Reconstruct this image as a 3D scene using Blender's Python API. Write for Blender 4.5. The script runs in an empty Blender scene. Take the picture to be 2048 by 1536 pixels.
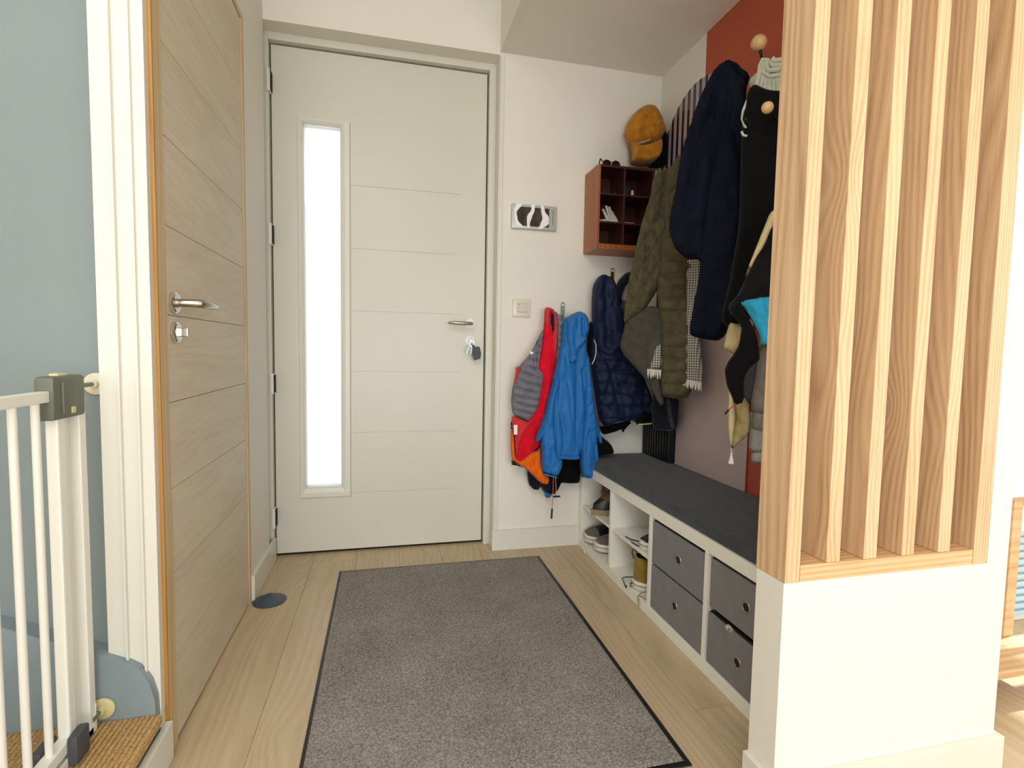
import bpy, bmesh, math, random
import numpy as np
from mathutils import Vector, Matrix, noise
from mathutils.geometry import delaunay_2d_cdt
random.seed(7)
S = bpy.context.scene
COL = S.collection
PI = math.pi

# ---------------------------------------------------------------- camera
YAW, PITCH, ROLL, FPX, CAMH = [0.236082,-0.066192,0.017789,1054.047205,0.983636]
def rot_world_to_cam():
    c, s = math.cos(YAW), math.sin(YAW); A = Matrix(((c, -s, 0), (s, c, 0), (0, 0, 1)))
    c, s = math.cos(PITCH), math.sin(PITCH); B = Matrix(((1, 0, 0), (0, c, s), (0, -s, c)))
    c, s = math.cos(ROLL), math.sin(ROLL); D = Matrix(((c, 0, s), (0, 1, 0), (-s, 0, c)))
    return D @ B @ A
Rm = rot_world_to_cam().transposed()
right, fwd, up = Rm.col[0], Rm.col[1], Rm.col[2]
cam = bpy.data.cameras.new('camera'); co = bpy.data.objects.new('camera', cam); COL.objects.link(co)
M4 = Matrix.Identity(4)
for i, v in enumerate((right, up, -fwd)):
    for j in range(3): M4[j][i] = v[j]
M4.translation = (0, 0, CAMH)
co.matrix_world = M4
cam.sensor_fit = 'HORIZONTAL'; cam.sensor_width = 36; cam.lens = FPX / 2048 * 36; cam.clip_start = .02
S.camera = co

# ---------------------------------------------------------------- light
W = bpy.data.worlds.new('world'); S.world = W; W.use_nodes = True
bg = W.node_tree.nodes['Background']; bg.inputs[0].default_value = (.93, .97, 1, 1); bg.inputs[1].default_value = 1.3
def area(name, loc, rot, sx, sy, power, col):
    l = bpy.data.lights.new(name, 'AREA'); l.shape = 'RECTANGLE'; l.size = sx; l.size_y = sy; l.energy = power; l.color = col
    o = bpy.data.objects.new(name, l); COL.objects.link(o); o.location = loc; o.rotation_euler = rot; return o
# tall window of the living room behind the camera, and the bay on the right of it
area('window_light', (0, -5.6, .9), (PI/2+.42, 0, 0), 4.0, 1.5, 140, (.97, .98, 1))
area('living_room_light', (4.4, .4, 1.4), (PI/2, 0, PI/2), 3.0, 1.8, 18, (1, .99, .97))
area('added_overhead_fill', (-.5, -.7, 2.74), (0, 0, 0), 1.3, 1.6, 34, (.96, .98, 1))  # added fill from above for floor and mat, no real opening there
sun = bpy.data.lights.new('sun', 'SUN'); sun.energy = 6.5; sun.angle = .02; sun.color = (1, .97, .93)
so = bpy.data.objects.new('sun', sun); COL.objects.link(so)
so.rotation_euler = Vector((-.76, -.12, -.64)).to_track_quat('-Z', 'Y').to_euler()
S.view_settings.view_transform = 'Standard'; S.view_settings.look = 'None'
S.view_settings.gamma = 1; S.view_settings.use_curve_mapping = False
S.view_settings.exposure = 0.25

# ---------------------------------------------------------------- materials
def srgb(h):
    if isinstance(h, str): h = [int(h[i:i+2], 16)/255 for i in (0, 2, 4)]
    return tuple((c/12.92 if c <= .04045 else ((c+.055)/1.055)**2.4) for c in h) + (1,)
class NT:
    def __init__(s, name):
        s.m = bpy.data.materials.new(name); s.m.use_nodes = True; s.t = s.m.node_tree; s.n = s.t.nodes; s.b = s.n['Principled BSDF']; s.k = s.t.links
    def new(s, kind, **kw):
        o = s.n.new(kind)
        for a, v in kw.items(): setattr(o, a, v)
        return o
    def coord(s, scale=(1, 1, 1), out='Object', rot=(0, 0, 0), loc=(0, 0, 0)):
        c = s.new('ShaderNodeTexCoord'); mp = s.new('ShaderNodeMapping')
        mp.inputs['Scale'].default_value = scale; mp.inputs['Rotation'].default_value = rot; mp.inputs['Location'].default_value = loc
        s.k.new(c.outputs[out], mp.inputs[0]); return mp.outputs[0]
    def noise(s, vec, scale, detail=3, dist=0, rough=.5):
        o = s.new('ShaderNodeTexNoise'); o.inputs['Scale'].default_value = scale; o.inputs['Detail'].default_value = detail
        o.inputs['Distortion'].default_value = dist; o.inputs['Roughness'].default_value = rough; s.k.new(vec, o.inputs['Vector']); return o.outputs[0]
    def ramp(s, fac, stops):
        r = s.new('ShaderNodeValToRGB'); e = r.color_ramp.elements
        while len(e) < len(stops): e.new(.5)
        for i, (p_, c) in enumerate(stops): e[i].position = p_; e[i].color = c
        s.k.new(fac, r.inputs[0]); return r.outputs[0]
    def mix(s, f, a, b, mode='MIX'):
        o = s.new('ShaderNodeMix', data_type='RGBA', blend_type=mode)
        for i, v in ((0, f), (6, a), (7, b)):
            if hasattr(v, 'links'): s.k.new(v, o.inputs[i])
            else: o.inputs[i].default_value = v
        return o.outputs[2]
    def math(s, op, a, b=0.):
        o = s.new('ShaderNodeMath', operation=op)
        for i, v in ((0, a), (1, b)):
            if hasattr(v, 'links'): s.k.new(v, o.inputs[i])
            else: o.inputs[i].default_value = v
        return o.outputs[0]
    def bump(s, h, strength=.2, dist=.002):
        o = s.new('ShaderNodeBump'); o.inputs['Strength'].default_value = strength; o.inputs['Distance'].default_value = dist
        s.k.new(h, o.inputs['Height']); s.k.new(o.outputs[0], s.b.inputs['Normal'])
def plain(name, c, rough=.5, metal=0, var=.06, vs=3, bump=0, bs=200, spec=.5, sheen=0):
    t = NT(name); c = srgb(c); v = t.coord()
    n = t.noise(v, vs); d = tuple(max(0, x*(1-var)) for x in c[:3])+(1,); l = tuple(min(1, x*(1+var)) for x in c[:3])+(1,)
    t.k.new(t.ramp(n, [(.3, d), (.7, l)]), t.b.inputs['Base Color'])
    t.b.inputs['Roughness'].default_value = rough; t.b.inputs['Metallic'].default_value = metal
    t.b.inputs['Specular IOR Level'].default_value = spec; t.b.inputs['Sheen Weight'].default_value = sheen
    if bump: t.bump(t.noise(v, bs, 2), bump, .001)
    return t.m
def fabric(name, c, var=.18, weave=420, bump=.5, sheen=.15, rough=.9, spec=.15):
    return plain(name, c, rough, 0, var, 30, bump, weave, spec, sheen)
def wood(name, dark, light, axis=2, rings=150, wob=.5, rough=.55, knots=True, contrast=.6, seed=0):
    """growth-ring lines running along axis, bent by slow noise, plus fine grain and sparse knots; each object gets its own offset"""
    t = NT(name)
    oi = t.new('ShaderNodeObjectInfo'); tc = t.new('ShaderNodeTexCoord'); ad = t.new('ShaderNodeVectorMath', operation='MULTIPLY_ADD')
    t.k.new(oi.outputs['Random'], ad.inputs[0]); ad.inputs[1].default_value = (7.3, 5.1, 9.7); t.k.new(tc.outputs['Object'], ad.inputs[2])
    def stretched(k):
        mp = t.new('ShaderNodeMapping'); sc = [1, 1, 1]; sc[axis] = k; mp.inputs['Scale'].default_value = sc; t.k.new(ad.outputs[0], mp.inputs[0]); return mp.outputs[0]
    w = t.noise(stretched(.13), 5, 1.5, .2)
    sp = t.new('ShaderNodeSeparateXYZ'); t.k.new(ad.outputs[0], sp.inputs[0]); ot = [sp.outputs[k] for k in range(3) if k != axis]
    lin = t.math('ADD', t.math('MULTIPLY', ot[0], .8), t.math('MULTIPLY', ot[1], .55))
    ph = t.math('ADD', t.math('MULTIPLY', lin, rings*.55), t.math('MULTIPLY', w, rings*wob*.12))
    kn = t.new('ShaderNodeTexVoronoi'); m2 = t.new('ShaderNodeMapping'); s2 = [3.4, 3.4, 3.4]; s2[axis] = 1.9
    m2.inputs['Scale'].default_value = s2; t.k.new(ad.outputs[0], m2.inputs[0]); t.k.new(m2.outputs[0], kn.inputs['Vector']); kn.inputs['Scale'].default_value = 1
    if knots: ph = t.math('ADD', ph, t.math('MULTIPLY', t.math('EXPONENT', t.math('MULTIPLY', kn.outputs['Distance'], -9.)), 6.))
    tri = t.math('PINGPONG', ph, .5)
    fine = t.noise(stretched(.04), 230, 3, .1); slow = t.noise(stretched(.2), 9, 2)
    f = t.math('ADD', t.math('MULTIPLY', tri, contrast*1.3), t.math('ADD', t.math('MULTIPLY', fine, .45), t.math('MULTIPLY', slow, .5)))
    mid = tuple((a*.45+b*.55) for a, b in zip(srgb(dark), srgb(light)))
    col = t.ramp(f, [(.35, srgb(dark)), (.58, mid), (.85, srgb(light))])
    if knots:
        k = t.ramp(kn.outputs['Distance'], [(.0, (1, 1, 1, 1)), (.035, (.5, .5, .5, 1)), (.07, (0, 0, 0, 1))])
        col = t.mix(k, col, tuple(x*.4 for x in srgb(dark)[:3])+(1,))
    t.k.new(col, t.b.inputs['Base Color']); t.b.inputs['Roughness'].default_value = rough
    t.bump(f, .1, .0008); return t.m

M = {}
M['white_wall'] = plain('painted_plaster', 'E8E5DB', .7, var=.012, vs=2, bump=.15, bs=300)
M['ceiling'] = plain('ceiling_paint', 'EBE8DF', .8, var=.015, bump=.1, bs=250)
M['white_paint'] = plain('satin_white_paint', 'E0DED3', .35, var=.015)
M['door_white'] = plain('door_white_lacquer', 'D3D2C4', .38, var=.012)
M['grey_wall'] = plain('blue_grey_wall_paint', '818D8D', .7, var=.03, vs=4, bump=.2, bs=300)
M['grey_trim'] = plain('blue_grey_trim_paint', '86959A', .4, var=.05, vs=9)
M['terracotta'] = plain('terracotta_wall_paint', 'B3543C', .75, var=.05, vs=3, bump=.2, bs=300)
M['mauve'] = plain('mauve_panel_paint', 'BCA8A3', .6, var=.06, vs=3, bump=.2, bs=300)
M['laminate'] = plain('white_laminate', 'F0EEE4', .35, var=.01)
M['dark_gap'] = plain('dark_gap_shade', '1A1512', .9)  # near-black that stands in for shade in the door gaps
M['oak_floor'] = wood('oak_laminate_floor', 'B59F7F', 'CFBB9A', 1, 60, 1.6, .36, contrast=.35)
M['oak_door'] = wood('pale_oak_veneer', 'CCBFA4', 'E2D8C0', 1, 80, 1.2, .5, contrast=.14)
M['oak_frame'] = wood('oak_frame', 'A37430', 'B98A44', 2, 120, .5, .5, False, .4)
M['oak_frame_pale'] = wood('oak_frame_pale', 'C0A474', 'D6BE90', 2, 120, .5, .5, False, .4)
M['fir'] = wood('douglas_fir', 'BE946A', 'E5C49C', 2, 190, .5, .5, True, .5)
M['fir_h'] = wood('douglas_fir_rail', 'C79868', 'E4C194', 0, 190, .5, .5, False, .55)
M['mahogany'] = wood('mahogany', '854420', 'B56E3C', 2, 90, .6, .4, False, .3)  # lit copy of the shelf wood, sunlight put into the colour
M['mahogany_shade'] = wood('shaded_mahogany', '30110B', '4C2018', 0, 90, .6, .45, False, .3)  # darker copy of the same wood, shade put into the colour
M['beech'] = wood('beech_ball', 'D0A86C', 'E6C690', 0, 120, .4, .4, False, .3)
M['table_wood'] = wood('light_oak_furniture', 'B08A60', 'D6B486', 0, 90, .6, .5, False, .4)
M['chrome'] = plain('polished_chrome', 'E6E6E6', .12, 1, .0)
M['satin_nickel'] = plain('satin_nickel', 'B0A79B', .25, 1, .02)
M['steel'] = plain('zinc_steel', '8D9995', .4, 1, .05)
M['brass'] = plain('aged_brass', '8F7433', .35, 1, .1)
M['black_metal'] = plain('black_metal', '1A1614', .45, .3)
M['black_plastic'] = plain('black_plastic', '131416', .4)
M['gate_white'] = plain('gate_white_powder_coat', 'EDEDE4', .35, var=.01)
M['gate_cream'] = plain('cream_plastic', 'E2DDC4', .4)
M['gate_yellow'] = plain('yellowed_plastic', 'D2CB95', .4)
M['gate_grey'] = plain('olive_grey_plastic', '64675A', .5, var=.05, bump=.2, bs=400)
M['gate_dark'] = plain('dark_grey_plastic', '4A4C50', .5)
M['rubber'] = plain('blue_grey_rubber', '3F4C59', .4, var=.08, vs=20)
M['switch'] = plain('switch_plastic', 'DEDACB', .3, var=.005)
M['switch_d'] = plain('switch_button_plastic', 'D3CFBF', .3, var=.005)
M['bezel'] = plain('silver_plastic', 'B9BDB6', .35, .1, .01)
M['screen'] = plain('glossy_black_screen', '3A3432', .08, 0, .35, 25)
M['white_print'] = plain('white_print', 'F2F2F4', .5, var=0)
M['cushion'] = fabric('charcoal_cushion_fabric', '3F4347', .2, 500, .5)
M['box_grey'] = fabric('grey_box_fabric', '7C7B7D', .06, 600, .35)
M['box_black'] = plain('box_shade_black', '121314', .8)  # black for the shade in the ring holes and above the boxes
M['navy_wool'] = fabric('navy_wool', '0C1220', .3, 500, .6, .0)
M['navy_nylon'] = fabric('navy_nylon', '0F1B3A', .2, 300, .3, .03, .6, .25)
M['black_cloth'] = fabric('black_cloth', '08090B', .3, 500, .5, .03)
M['soft_black'] = fabric('soft_black_fleece', '131417', .3, 400, .6, .05)
M['olive'] = fabric('olive_quilted_nylon', '55503A', .2, 350, .4, .05, .8)
M['olive_lining'] = fabric('brown_grey_lining', '4B4840', .15, 350, .4, .05, .8)
M['red'] = fabric('red_fleece', 'D8122C', .15, 350, .4, .1)
M['dark_red'] = fabric('dark_red_knit', '7A0E1A', .15, 350, .4)
M['coral'] = fabric('coral_red_nylon', 'D6363A', .12, 350, .3)
M['orange'] = fabric('orange_nylon', 'EC6A12', .15, 300, .3)
M['vest_grey'] = fabric('grey_melange_puffer', '77757E', .22, 350, .4)
M['dark_navy'] = fabric('dark_navy_ripstop', '141823', .25, 350, .4)
M['blue'] = fabric('blue_rain_nylon', '1B6CB4', .08, 350, .25, .05, .55, .3)
M['blue_trim'] = fabric('blue_trim', '3F83C6', .08, 350, .25)
M['turquoise'] = fabric('turquoise_lining', '2FA3CC', .08, 300, .3)
M['beige'] = fabric('beige_cotton', 'C9B98C', .1, 400, .4)
M['cream'] = fabric('cream_gauze', 'CFC193', .1, 400, .5)
M['taupe_gauze'] = fabric('mustard_taupe_gauze', '9C8D62', .25, 200, .6)
M['grey_knit'] = fabric('grey_brown_knit', '827B74', .15, 300, .7)
M['grey_check'] = fabric('pale_grey_flannel', '8B8A86', .15, 250, .6)
M['dark_grey'] = fabric('dark_grey_jersey', '44454A', .2, 400, .5)
M['pale_knit'] = fabric('pale_grey_green_knit', 'BFC1B0', .12, 200, .7)
M['lilac_white'] = plain('lilac_white_shell', 'C9C3CB', .4)
M['mustard'] = fabric('mustard_suede', 'B3761F', .22, 160, .6, .2)
M['white_cloth'] = fabric('off_white_cotton', 'C6BFB4', .1, 300, .5)
M['taupe_band'] = fabric('taupe_wool_band', '8C8474', .15, 250, .5)
M['neon'] = plain('pale_yellow_rubber', 'D2D68A', .5)
M['sneaker_grey'] = fabric('grey_brown_suede', '6A635C', .15, 250, .5)
M['sneaker_black'] = fabric('black_canvas', '23252B', .2, 250, .5)
M['sole_white'] = plain('off_white_rubber', 'DCD8CC', .5, var=.05, vs=20)
M['sole_tan'] = plain('tan_rubber', '9A8864', .6, var=.08, vs=20)
M['sole_stripe'] = plain('grey_rubber', '55504A', .6)
M['boot_black'] = plain('dark_navy_leather', '20242B', .35, var=.2, vs=25)
M['boot_brown'] = plain('worn_brown_leather', '6E4B32', .55, var=.25, vs=30, bump=.4, bs=60)
M['shoe_olive'] = fabric('olive_mustard_canvas', '8B7530', .15, 250, .5)
M['lace_white'] = fabric('white_lace', 'E0DCD2', .05)
M['lace_black'] = fabric('black_lace', '17181A', .05)
M['salmon_cord'] = fabric('salmon_cord', 'C07A68', .05)
M['red_cord'] = fabric('red_cord', 'D0432F', .05)
M['lens_dark'] = plain('dark_purple_lens', '21141B', .1)
M['print_dark'] = fabric('dark_printed_cloth', '38363A', .6, 60, .4)
M['blue_stripe'] = plain('pale_blue_crate', 'A9CCDC', .5)

def acrylic():
    t = NT('lilac_acrylic'); t.b.inputs['Base Color'].default_value = srgb('DDCFD6'); t.b.inputs['Roughness'].default_value = .25
    tr = t.new('ShaderNodeBsdfTransparent'); tr.inputs[0].default_value = srgb('F0E8EC'); mx = t.new('ShaderNodeMixShader'); mx.inputs[0].default_value = .5
    t.k.new(tr.outputs[0], mx.inputs[1]); t.k.new(t.b.outputs[0], mx.inputs[2]); t.k.new(mx.outputs[0], t.n['Material Output'].inputs[0]); return t.m
M['acrylic'] = acrylic()
def frosted():
    t = NT('frosted_glass'); t.b.inputs['Base Color'].default_value = (1, 1, 1, 1); t.b.inputs['Roughness'].default_value = .35
    t.b.inputs['Transmission Weight'].default_value = 1; t.b.inputs['IOR'].default_value = 1.1
    tr = t.new('ShaderNodeBsdfTranslucent'); mx = t.new('ShaderNodeMixShader'); mx.inputs[0].default_value = .25
    t.k.new(t.b.outputs[0], mx.inputs[1]); t.k.new(tr.outputs[0], mx.inputs[2]); t.k.new(mx.outputs[0], t.n['Material Output'].inputs[0]); return t.m
M['frosted'] = frosted()
def mat_pile():
    t = NT('doormat_pile'); v = t.coord(); n = t.noise(v, 520, 3); n2 = t.noise(v, 160, 4, .3); n3 = t.noise(v, 5, 2)
    f = t.math('ADD', t.math('MULTIPLY', n, .45), t.math('ADD', t.math('MULTIPLY', n2, .5), t.math('MULTIPLY', n3, .12)))
    t.k.new(t.ramp(f, [(.38, srgb('625D5A')), (.52, srgb('918B86')), (.66, srgb('BAB4AE'))]), t.b.inputs['Base Color'])
    t.b.inputs['Roughness'].default_value = 1; t.b.inputs['Specular IOR Level'].default_value = .1; t.bump(f, .9, .006); return t.m
M['pile'] = mat_pile()
def sisal():
    t = NT('sisal'); v = t.coord(); n = t.noise(v, 260, 3); s = t.new('ShaderNodeSeparateXYZ'); t.k.new(v, s.inputs[0])
    v2 = t.coord((1, .35, 1)); f = t.math('ADD', t.math('MULTIPLY', n, .4), t.math('MULTIPLY', t.noise(v2, 420, 2), .6))
    t.k.new(t.ramp(f, [(.32, srgb('94713E')), (.5, srgb('BF9A62')), (.68, srgb('DCC292'))]), t.b.inputs['Base Color'])
    t.b.inputs['Roughness'].default_value = .95; t.bump(f, .5, .0015); return t.m
M['sisal'] = sisal()
def check(name, light, dark, pitch, w):
    t = NT(name); tc = t.new('ShaderNodeUVMap'); s = t.new('ShaderNodeSeparateXYZ'); t.k.new(tc.outputs[0], s.inputs[0])
    a = t.math('LESS_THAN', t.math('FRACT', t.math('MULTIPLY', s.outputs[0], 1/pitch)), w)
    b = t.math('LESS_THAN', t.math('FRACT', t.math('MULTIPLY', s.outputs[1], 1/pitch)), w)
    f = t.math('MULTIPLY', t.math('ADD', a, b), .55)
    t.k.new(t.mix(f, srgb(light), srgb(dark)), t.b.inputs['Base Color']); t.b.inputs['Roughness'].default_value = .95
    t.bump(f, .3, .001); return t.m
M['check'] = check('houndstooth_check', 'BDBAAE', '24262A', .0105, .4)
M['bw_knit'] = check('black_white_zigzag', 'B8BAB4', '141619', .011, .5)

# ---------------------------------------------------------------- object helpers
def link(o, parent=None):
    COL.objects.link(o)
    if parent is not None: o.parent = parent
    return o
def tag(o, label=None, cat=None, group=None, kind=None):
    for k, v in (('label', label), ('category', cat), ('group', group), ('kind', kind)):
        if v: o[k] = v
    return o
def empty(name, loc=(0, 0, 0), **kw):
    o = bpy.data.objects.new(name, None); o.location = loc; o.empty_display_size = .05; link(o); return tag(o, **kw)
class MB:
    """gathers boxes, tubes, lathes and prisms in world metres, build() links ONE mesh object"""
    def __init__(s): s.b = bmesh.new()
    def box(s, x0, x1, y0, y1, z0, z1, bev=0):
        g = bmesh.ops.create_cube(s.b, size=1)['verts']
        for v in g: v.co = Vector(((x0+x1)/2+v.co.x*(x1-x0), (y0+y1)/2+v.co.y*(y1-y0), (z0+z1)/2+v.co.z*(z1-z0)))
        if bev:
            ed = list({e for v in g for e in v.link_edges})
            bmesh.ops.bevel(s.b, geom=ed, offset=bev, segments=2, affect='EDGES', profile=.6)
        return s
    def tube(s, pts, r, n=10, cap=True, flat=1.):
        pts = [Vector(q) for q in pts]; rs = r if isinstance(r, (list, tuple)) else [r]*len(pts); rings = []; ref = None
        for i, q in enumerate(pts):
            d = (pts[min(i+1, len(pts)-1)]-pts[max(i-1, 0)]).normalized()
            if ref is None: ref = Vector((0, 0, 1)) if abs(d.z) < .9 else Vector((1, 0, 0))
            a = (ref-d*ref.dot(d)).normalized(); b = d.cross(a); ref = a
            rings.append([s.b.verts.new(q+(a*math.cos(2*PI*k/n)*flat+b*math.sin(2*PI*k/n))*rs[i]) for k in range(n)])
        for A, B in zip(rings, rings[1:]):
            for k in range(n): s.b.faces.new((A[k], A[(k+1) % n], B[(k+1) % n], B[k]))
        if cap: s.b.faces.new(rings[0][::-1]); s.b.faces.new(rings[-1])
        return s
    def lathe(s, o, d, prof, n=28):
        """prof: (distance along d, radius)"""
        o = Vector(o); d = Vector(d).normalized(); ref = Vector((0, 0, 1)) if abs(d.z) < .9 else Vector((1, 0, 0))
        a = (ref-d*ref.dot(d)).normalized(); b = d.cross(a); R = []
        for t, r in prof:
            if r <= 1e-6: R.append([s.b.verts.new(o+d*t)])
            else: R.append([s.b.verts.new(o+d*t+(a*math.cos(2*PI*k/n)+b*math.sin(2*PI*k/n))*r) for k in range(n)])
        for A, B in zip(R, R[1:]):
            for k in range(n):
                q = [A[k % len(A)], A[(k+1) % n % len(A)], B[(k+1) % n % len(B)], B[k % len(B)]]; u = []
                for w in q:
                    if w not in u: u.append(w)
                if len(u) > 2: s.b.faces.new(u)
        return s
    def prism(s, pts, vec):
        """closed polygon of 3-D points extruded by vec"""
        vec = Vector(vec); A = [s.b.verts.new(Vector(q)) for q in pts]; B = [s.b.verts.new(Vector(q)+vec) for q in pts]; n = len(A)
        s.b.faces.new(A); s.b.faces.new(B[::-1])
        for k in range(n): s.b.faces.new((A[k], B[k], B[(k+1) % n], A[(k+1) % n]))
        return s
    def build(s, name, mat, parent=None, smooth=False, ang=.6, origin=None, **kw):
        bmesh.ops.recalc_face_normals(s.b, faces=s.b.faces)
        for f in s.b.faces: f.smooth = smooth
        if smooth:
            for e in s.b.edges:
                if len(e.link_faces) == 2 and e.calc_face_angle(0) > ang: e.smooth = False
        me = bpy.data.meshes.new(name); s.b.to_mesh(me); s.b.free(); me.materials.append(M[mat] if isinstance(mat, str) else mat)
        o = bpy.data.objects.new(name, me)
        if parent is not None:
            o.parent = parent; L = parent
            off = Vector((0, 0, 0))
            while L is not None: off += L.location; L = L.parent
            me.transform(Matrix.Translation(-off))
        elif origin is not None: me.transform(Matrix.Translation(-Vector(origin))); o.location = origin
        COL.objects.link(o); return tag(o, **kw)
def B(*a, **k): return MB().box(*a, **k)

def cloth(name, mat, plane, outline, parent, T=.05, Tb=None, r=.03, step=.0065, folds=(), quilt=None, nz=.004, nf=(9, 3), wave=None, cr=None, smooth_out=True, drop=None, seed=0, **kw):
    """a soft body of cloth: outline (metres, in a vertical plane turned by deg about z), bulged to both sides, with fold ridges and creases"""
    x0, y0, deg = plane; an = math.radians(deg); td = np.array((math.cos(an), -math.sin(an), 0.)); nd = np.array((-math.sin(an), -math.cos(an), 0.))
    P = np.array(outline, float)
    if smooth_out:      # corner cutting keeps the drawn outline but rounds it
        Q = np.roll(P, -1, 0); P = np.stack((.82*P+.18*Q, .18*P+.82*Q), 1).reshape(-1, 2)
    A, Bq = P, np.roll(P, -1, 0); E = []
    for a, b in zip(A, Bq):
        k = max(1, int(np.linalg.norm(b-a)/step))
        for i in range(k): E.append(a+(b-a)*i/k)
    E = np.array(E)
    lo, hi = E.min(0), E.max(0); gx = np.arange(lo[0]+step*.5, hi[0], step); gz = np.arange(lo[1]+step*.5, hi[1], step)
    G = np.stack(np.meshgrid(gx, gz), -1).reshape(-1, 2); G = G+np.where((np.round((G[:, 1:]-lo[1])/step) % 2) > .5, step*.35, 0)*np.array([[1, 0]])
    def dist(X):
        a, b = E[None], np.roll(E, -1, 0)[None]; d = b-a; w = X[:, None]-a
        t = np.clip((w*d).sum(-1)/np.maximum((d*d).sum(-1), 1e-12), 0, 1); return np.sqrt((((w-d*t[..., None])**2).sum(-1)).min(1))
    def inside(X):
        c = np.zeros(len(X), bool); a, b = E, np.roll(E, -1, 0)
        for (ax, az), (bx, bz) in zip(a, b):
            m = ((az > X[:, 1]) != (bz > X[:, 1])); dz = bz-az if abs(bz-az) > 1e-12 else 1e-12
            c ^= m & (X[:, 0] < (bx-ax)*(X[:, 1]-az)/dz+ax)
        return c
    G = G[inside(G)]
    if len(G): dg = dist(G); G = G[dg > step*.45]
    V = np.concatenate((E, G)) if len(G) else E; ne = len(E)
    res = delaunay_2d_cdt([Vector(v) for v in V], [(i, (i+1) % ne) for i in range(ne)], [], 1, 1e-6)
    V = np.array([tuple(v) for v in res[0]]); F = [tuple(f) for f in res[2]]
    D = dist(V); D[D < 1e-5] = 0
    if name not in ('crown', 'brim', 'shell'): T *= .72; r = min(r, .024)
    q = np.clip(D/r, 0, 1); prof = np.sqrt(np.clip(1-(1-q)**2, 0, 1))
    h = T*prof; soft = np.clip(D/.012, 0, 1)
    for pts, amp, wd in folds:
        L = np.array(pts, float)
        dd = np.full(len(V), 9.)
        for a, b in zip(L[:-1], L[1:]):
            e = b-a; w = V-a; t = np.clip((w@e)/max(e@e, 1e-12), 0, 1); dd = np.minimum(dd, np.linalg.norm(w-e*t[:, None], axis=1))
        h = h+amp*np.exp(-(dd/wd)**2)*soft
    if wave: h = h+soft*wave[0]*np.sin(V[:, 0]*wave[1]+wave[2]*V[:, 1]+1.3*np.sin(V[:, 1]*5+seed))
    if nz: h = h+soft*np.array([noise.noise(Vector((v[0]*nf[0]+seed, v[1]*nf[1], seed*.7)))*2*nz+noise.noise(Vector((v[0]*nf[0]*3, v[1]*nf[1]*3.3, 5+seed)))*nz for v in V])
    if quilt:
        kind, pitch, amp = quilt[:3]; sl = quilt[3] if len(quilt) > 3 else 0
        jit = np.array([noise.noise(Vector((v[0]*8+seed, v[1]*8, 2)))*.006 for v in V])
        def seam(c): d = np.abs(np.mod(c/pitch+.5, 1)-.5)*pitch; return .8*np.exp(-(d/.0032)**2)+.5*np.exp(-(d/(pitch*.25))**2)
        c = seam(V[:, 1]+sl*V[:, 0]+jit) if kind == 'h' else np.maximum(seam((V[:, 1]+V[:, 0]*1.6)*.53+jit), seam((V[:, 1]-V[:, 0]*1.6)*.53+jit))
        h = h-amp*c*soft
    if cr:      # draped creases: narrow valleys where a stretched noise crosses zero
        for s_, k_ in ((0, 1.), (31, .6)):
            c = np.array([noise.noise(Vector((v[0]*cr[1]*(1+.6*(s_ > 0))+seed+s_, v[1]*cr[2]*(1+.6*(s_ > 0)), seed+s_))) for v in V])
            h = h-cr[0]*k_*np.exp(-(c/cr[3])**2)*soft
    if drop: h = h+drop(V)*soft
    bk = -(Tb if Tb is not None else T*.5)*prof
    o3 = np.array((x0, y0, 0.))
    base = o3+V[:, :1]*td+V[:, 1:]*np.array((0, 0, 1.))
    fr = base+h[:, None]*nd; bb = base+bk[:, None]*nd
    n = len(V); edge = D <= 1e-5
    bidx = np.where(edge, np.arange(n), np.arange(n)+n)
    verts = np.concatenate((fr, bb)); faces = []
    for f in F:
        a, b, c = f; nrm = (V[b][0]-V[a][0])*(V[c][1]-V[a][1])-(V[b][1]-V[a][1])*(V[c][0]-V[a][0])
        if nrm < 0: a, c = c, a
        faces.append((a, b, c)); faces.append((int(bidx[c]), int(bidx[b]), int(bidx[a])))
    me = bpy.data.meshes.new(name); me.from_pydata([tuple(v) for v in verts], [], faces); 
    uv = me.uv_layers.new(name='UVMap'); li = np.array([l.vertex_index for l in me.loops]); UV = np.concatenate((V, V))[li]
    uv.data.foreach_set('uv', UV.astype(np.float32).ravel())
    bm = bmesh.new(); bm.from_mesh(me)
    loose = [v for v in bm.verts if not v.link_faces]; bmesh.ops.delete(bm, geom=loose, context='VERTS')
    bmesh.ops.recalc_face_normals(bm, faces=bm.faces)
    for f in bm.faces: f.smooth = True
    bm.to_mesh(me); bm.free()
    me.materials.append(M[mat]); o = bpy.data.objects.new(name, me)
    if parent is not None:
        o.parent = parent; me.transform(Matrix.Translation(-parent.location))
    COL.objects.link(o); return tag(o, **kw)
def on(plane, a, z, out=0.):
    x0, y0, deg = plane; an = math.radians(deg)
    return (x0+a*math.cos(an)-out*math.sin(an), y0-a*math.sin(an)-out*math.cos(an), z)

# ================================================================ SETTING
XL, XR, YB, ZC = -.5, 1.333, 2.471, 2.346
# floor: planks running to the front door
fl = B(-2.2, 4.5, -6.5, 3.6, -.08, -.004).build('floor', 'oak_floor', kind='structure')
def planks():
    w = .192; i = 0; x = -.512-3*w
    while x < 4.2:
        y = -1.2-random.random()*1.1
        while y < 3.4:
            L = 1.38; y1 = min(y+L, 3.5)
            if x+w > -.53 or y1 < 1.3:
                xa = max(x, -.53) if y1 > -1.3 else x
                ya = max(y, -1.2)
                if y1 > -.6 and x+w > -.53:
                    yc = y1
                    o = B(xa+.0006, x+w-.0006, ya+.0006, yc-.0006, -.006, random.uniform(-.0004, 0), bev=0).build('plank', 'oak_floor', fl)
            y += L
        x += w; i += 1
planks()

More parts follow.
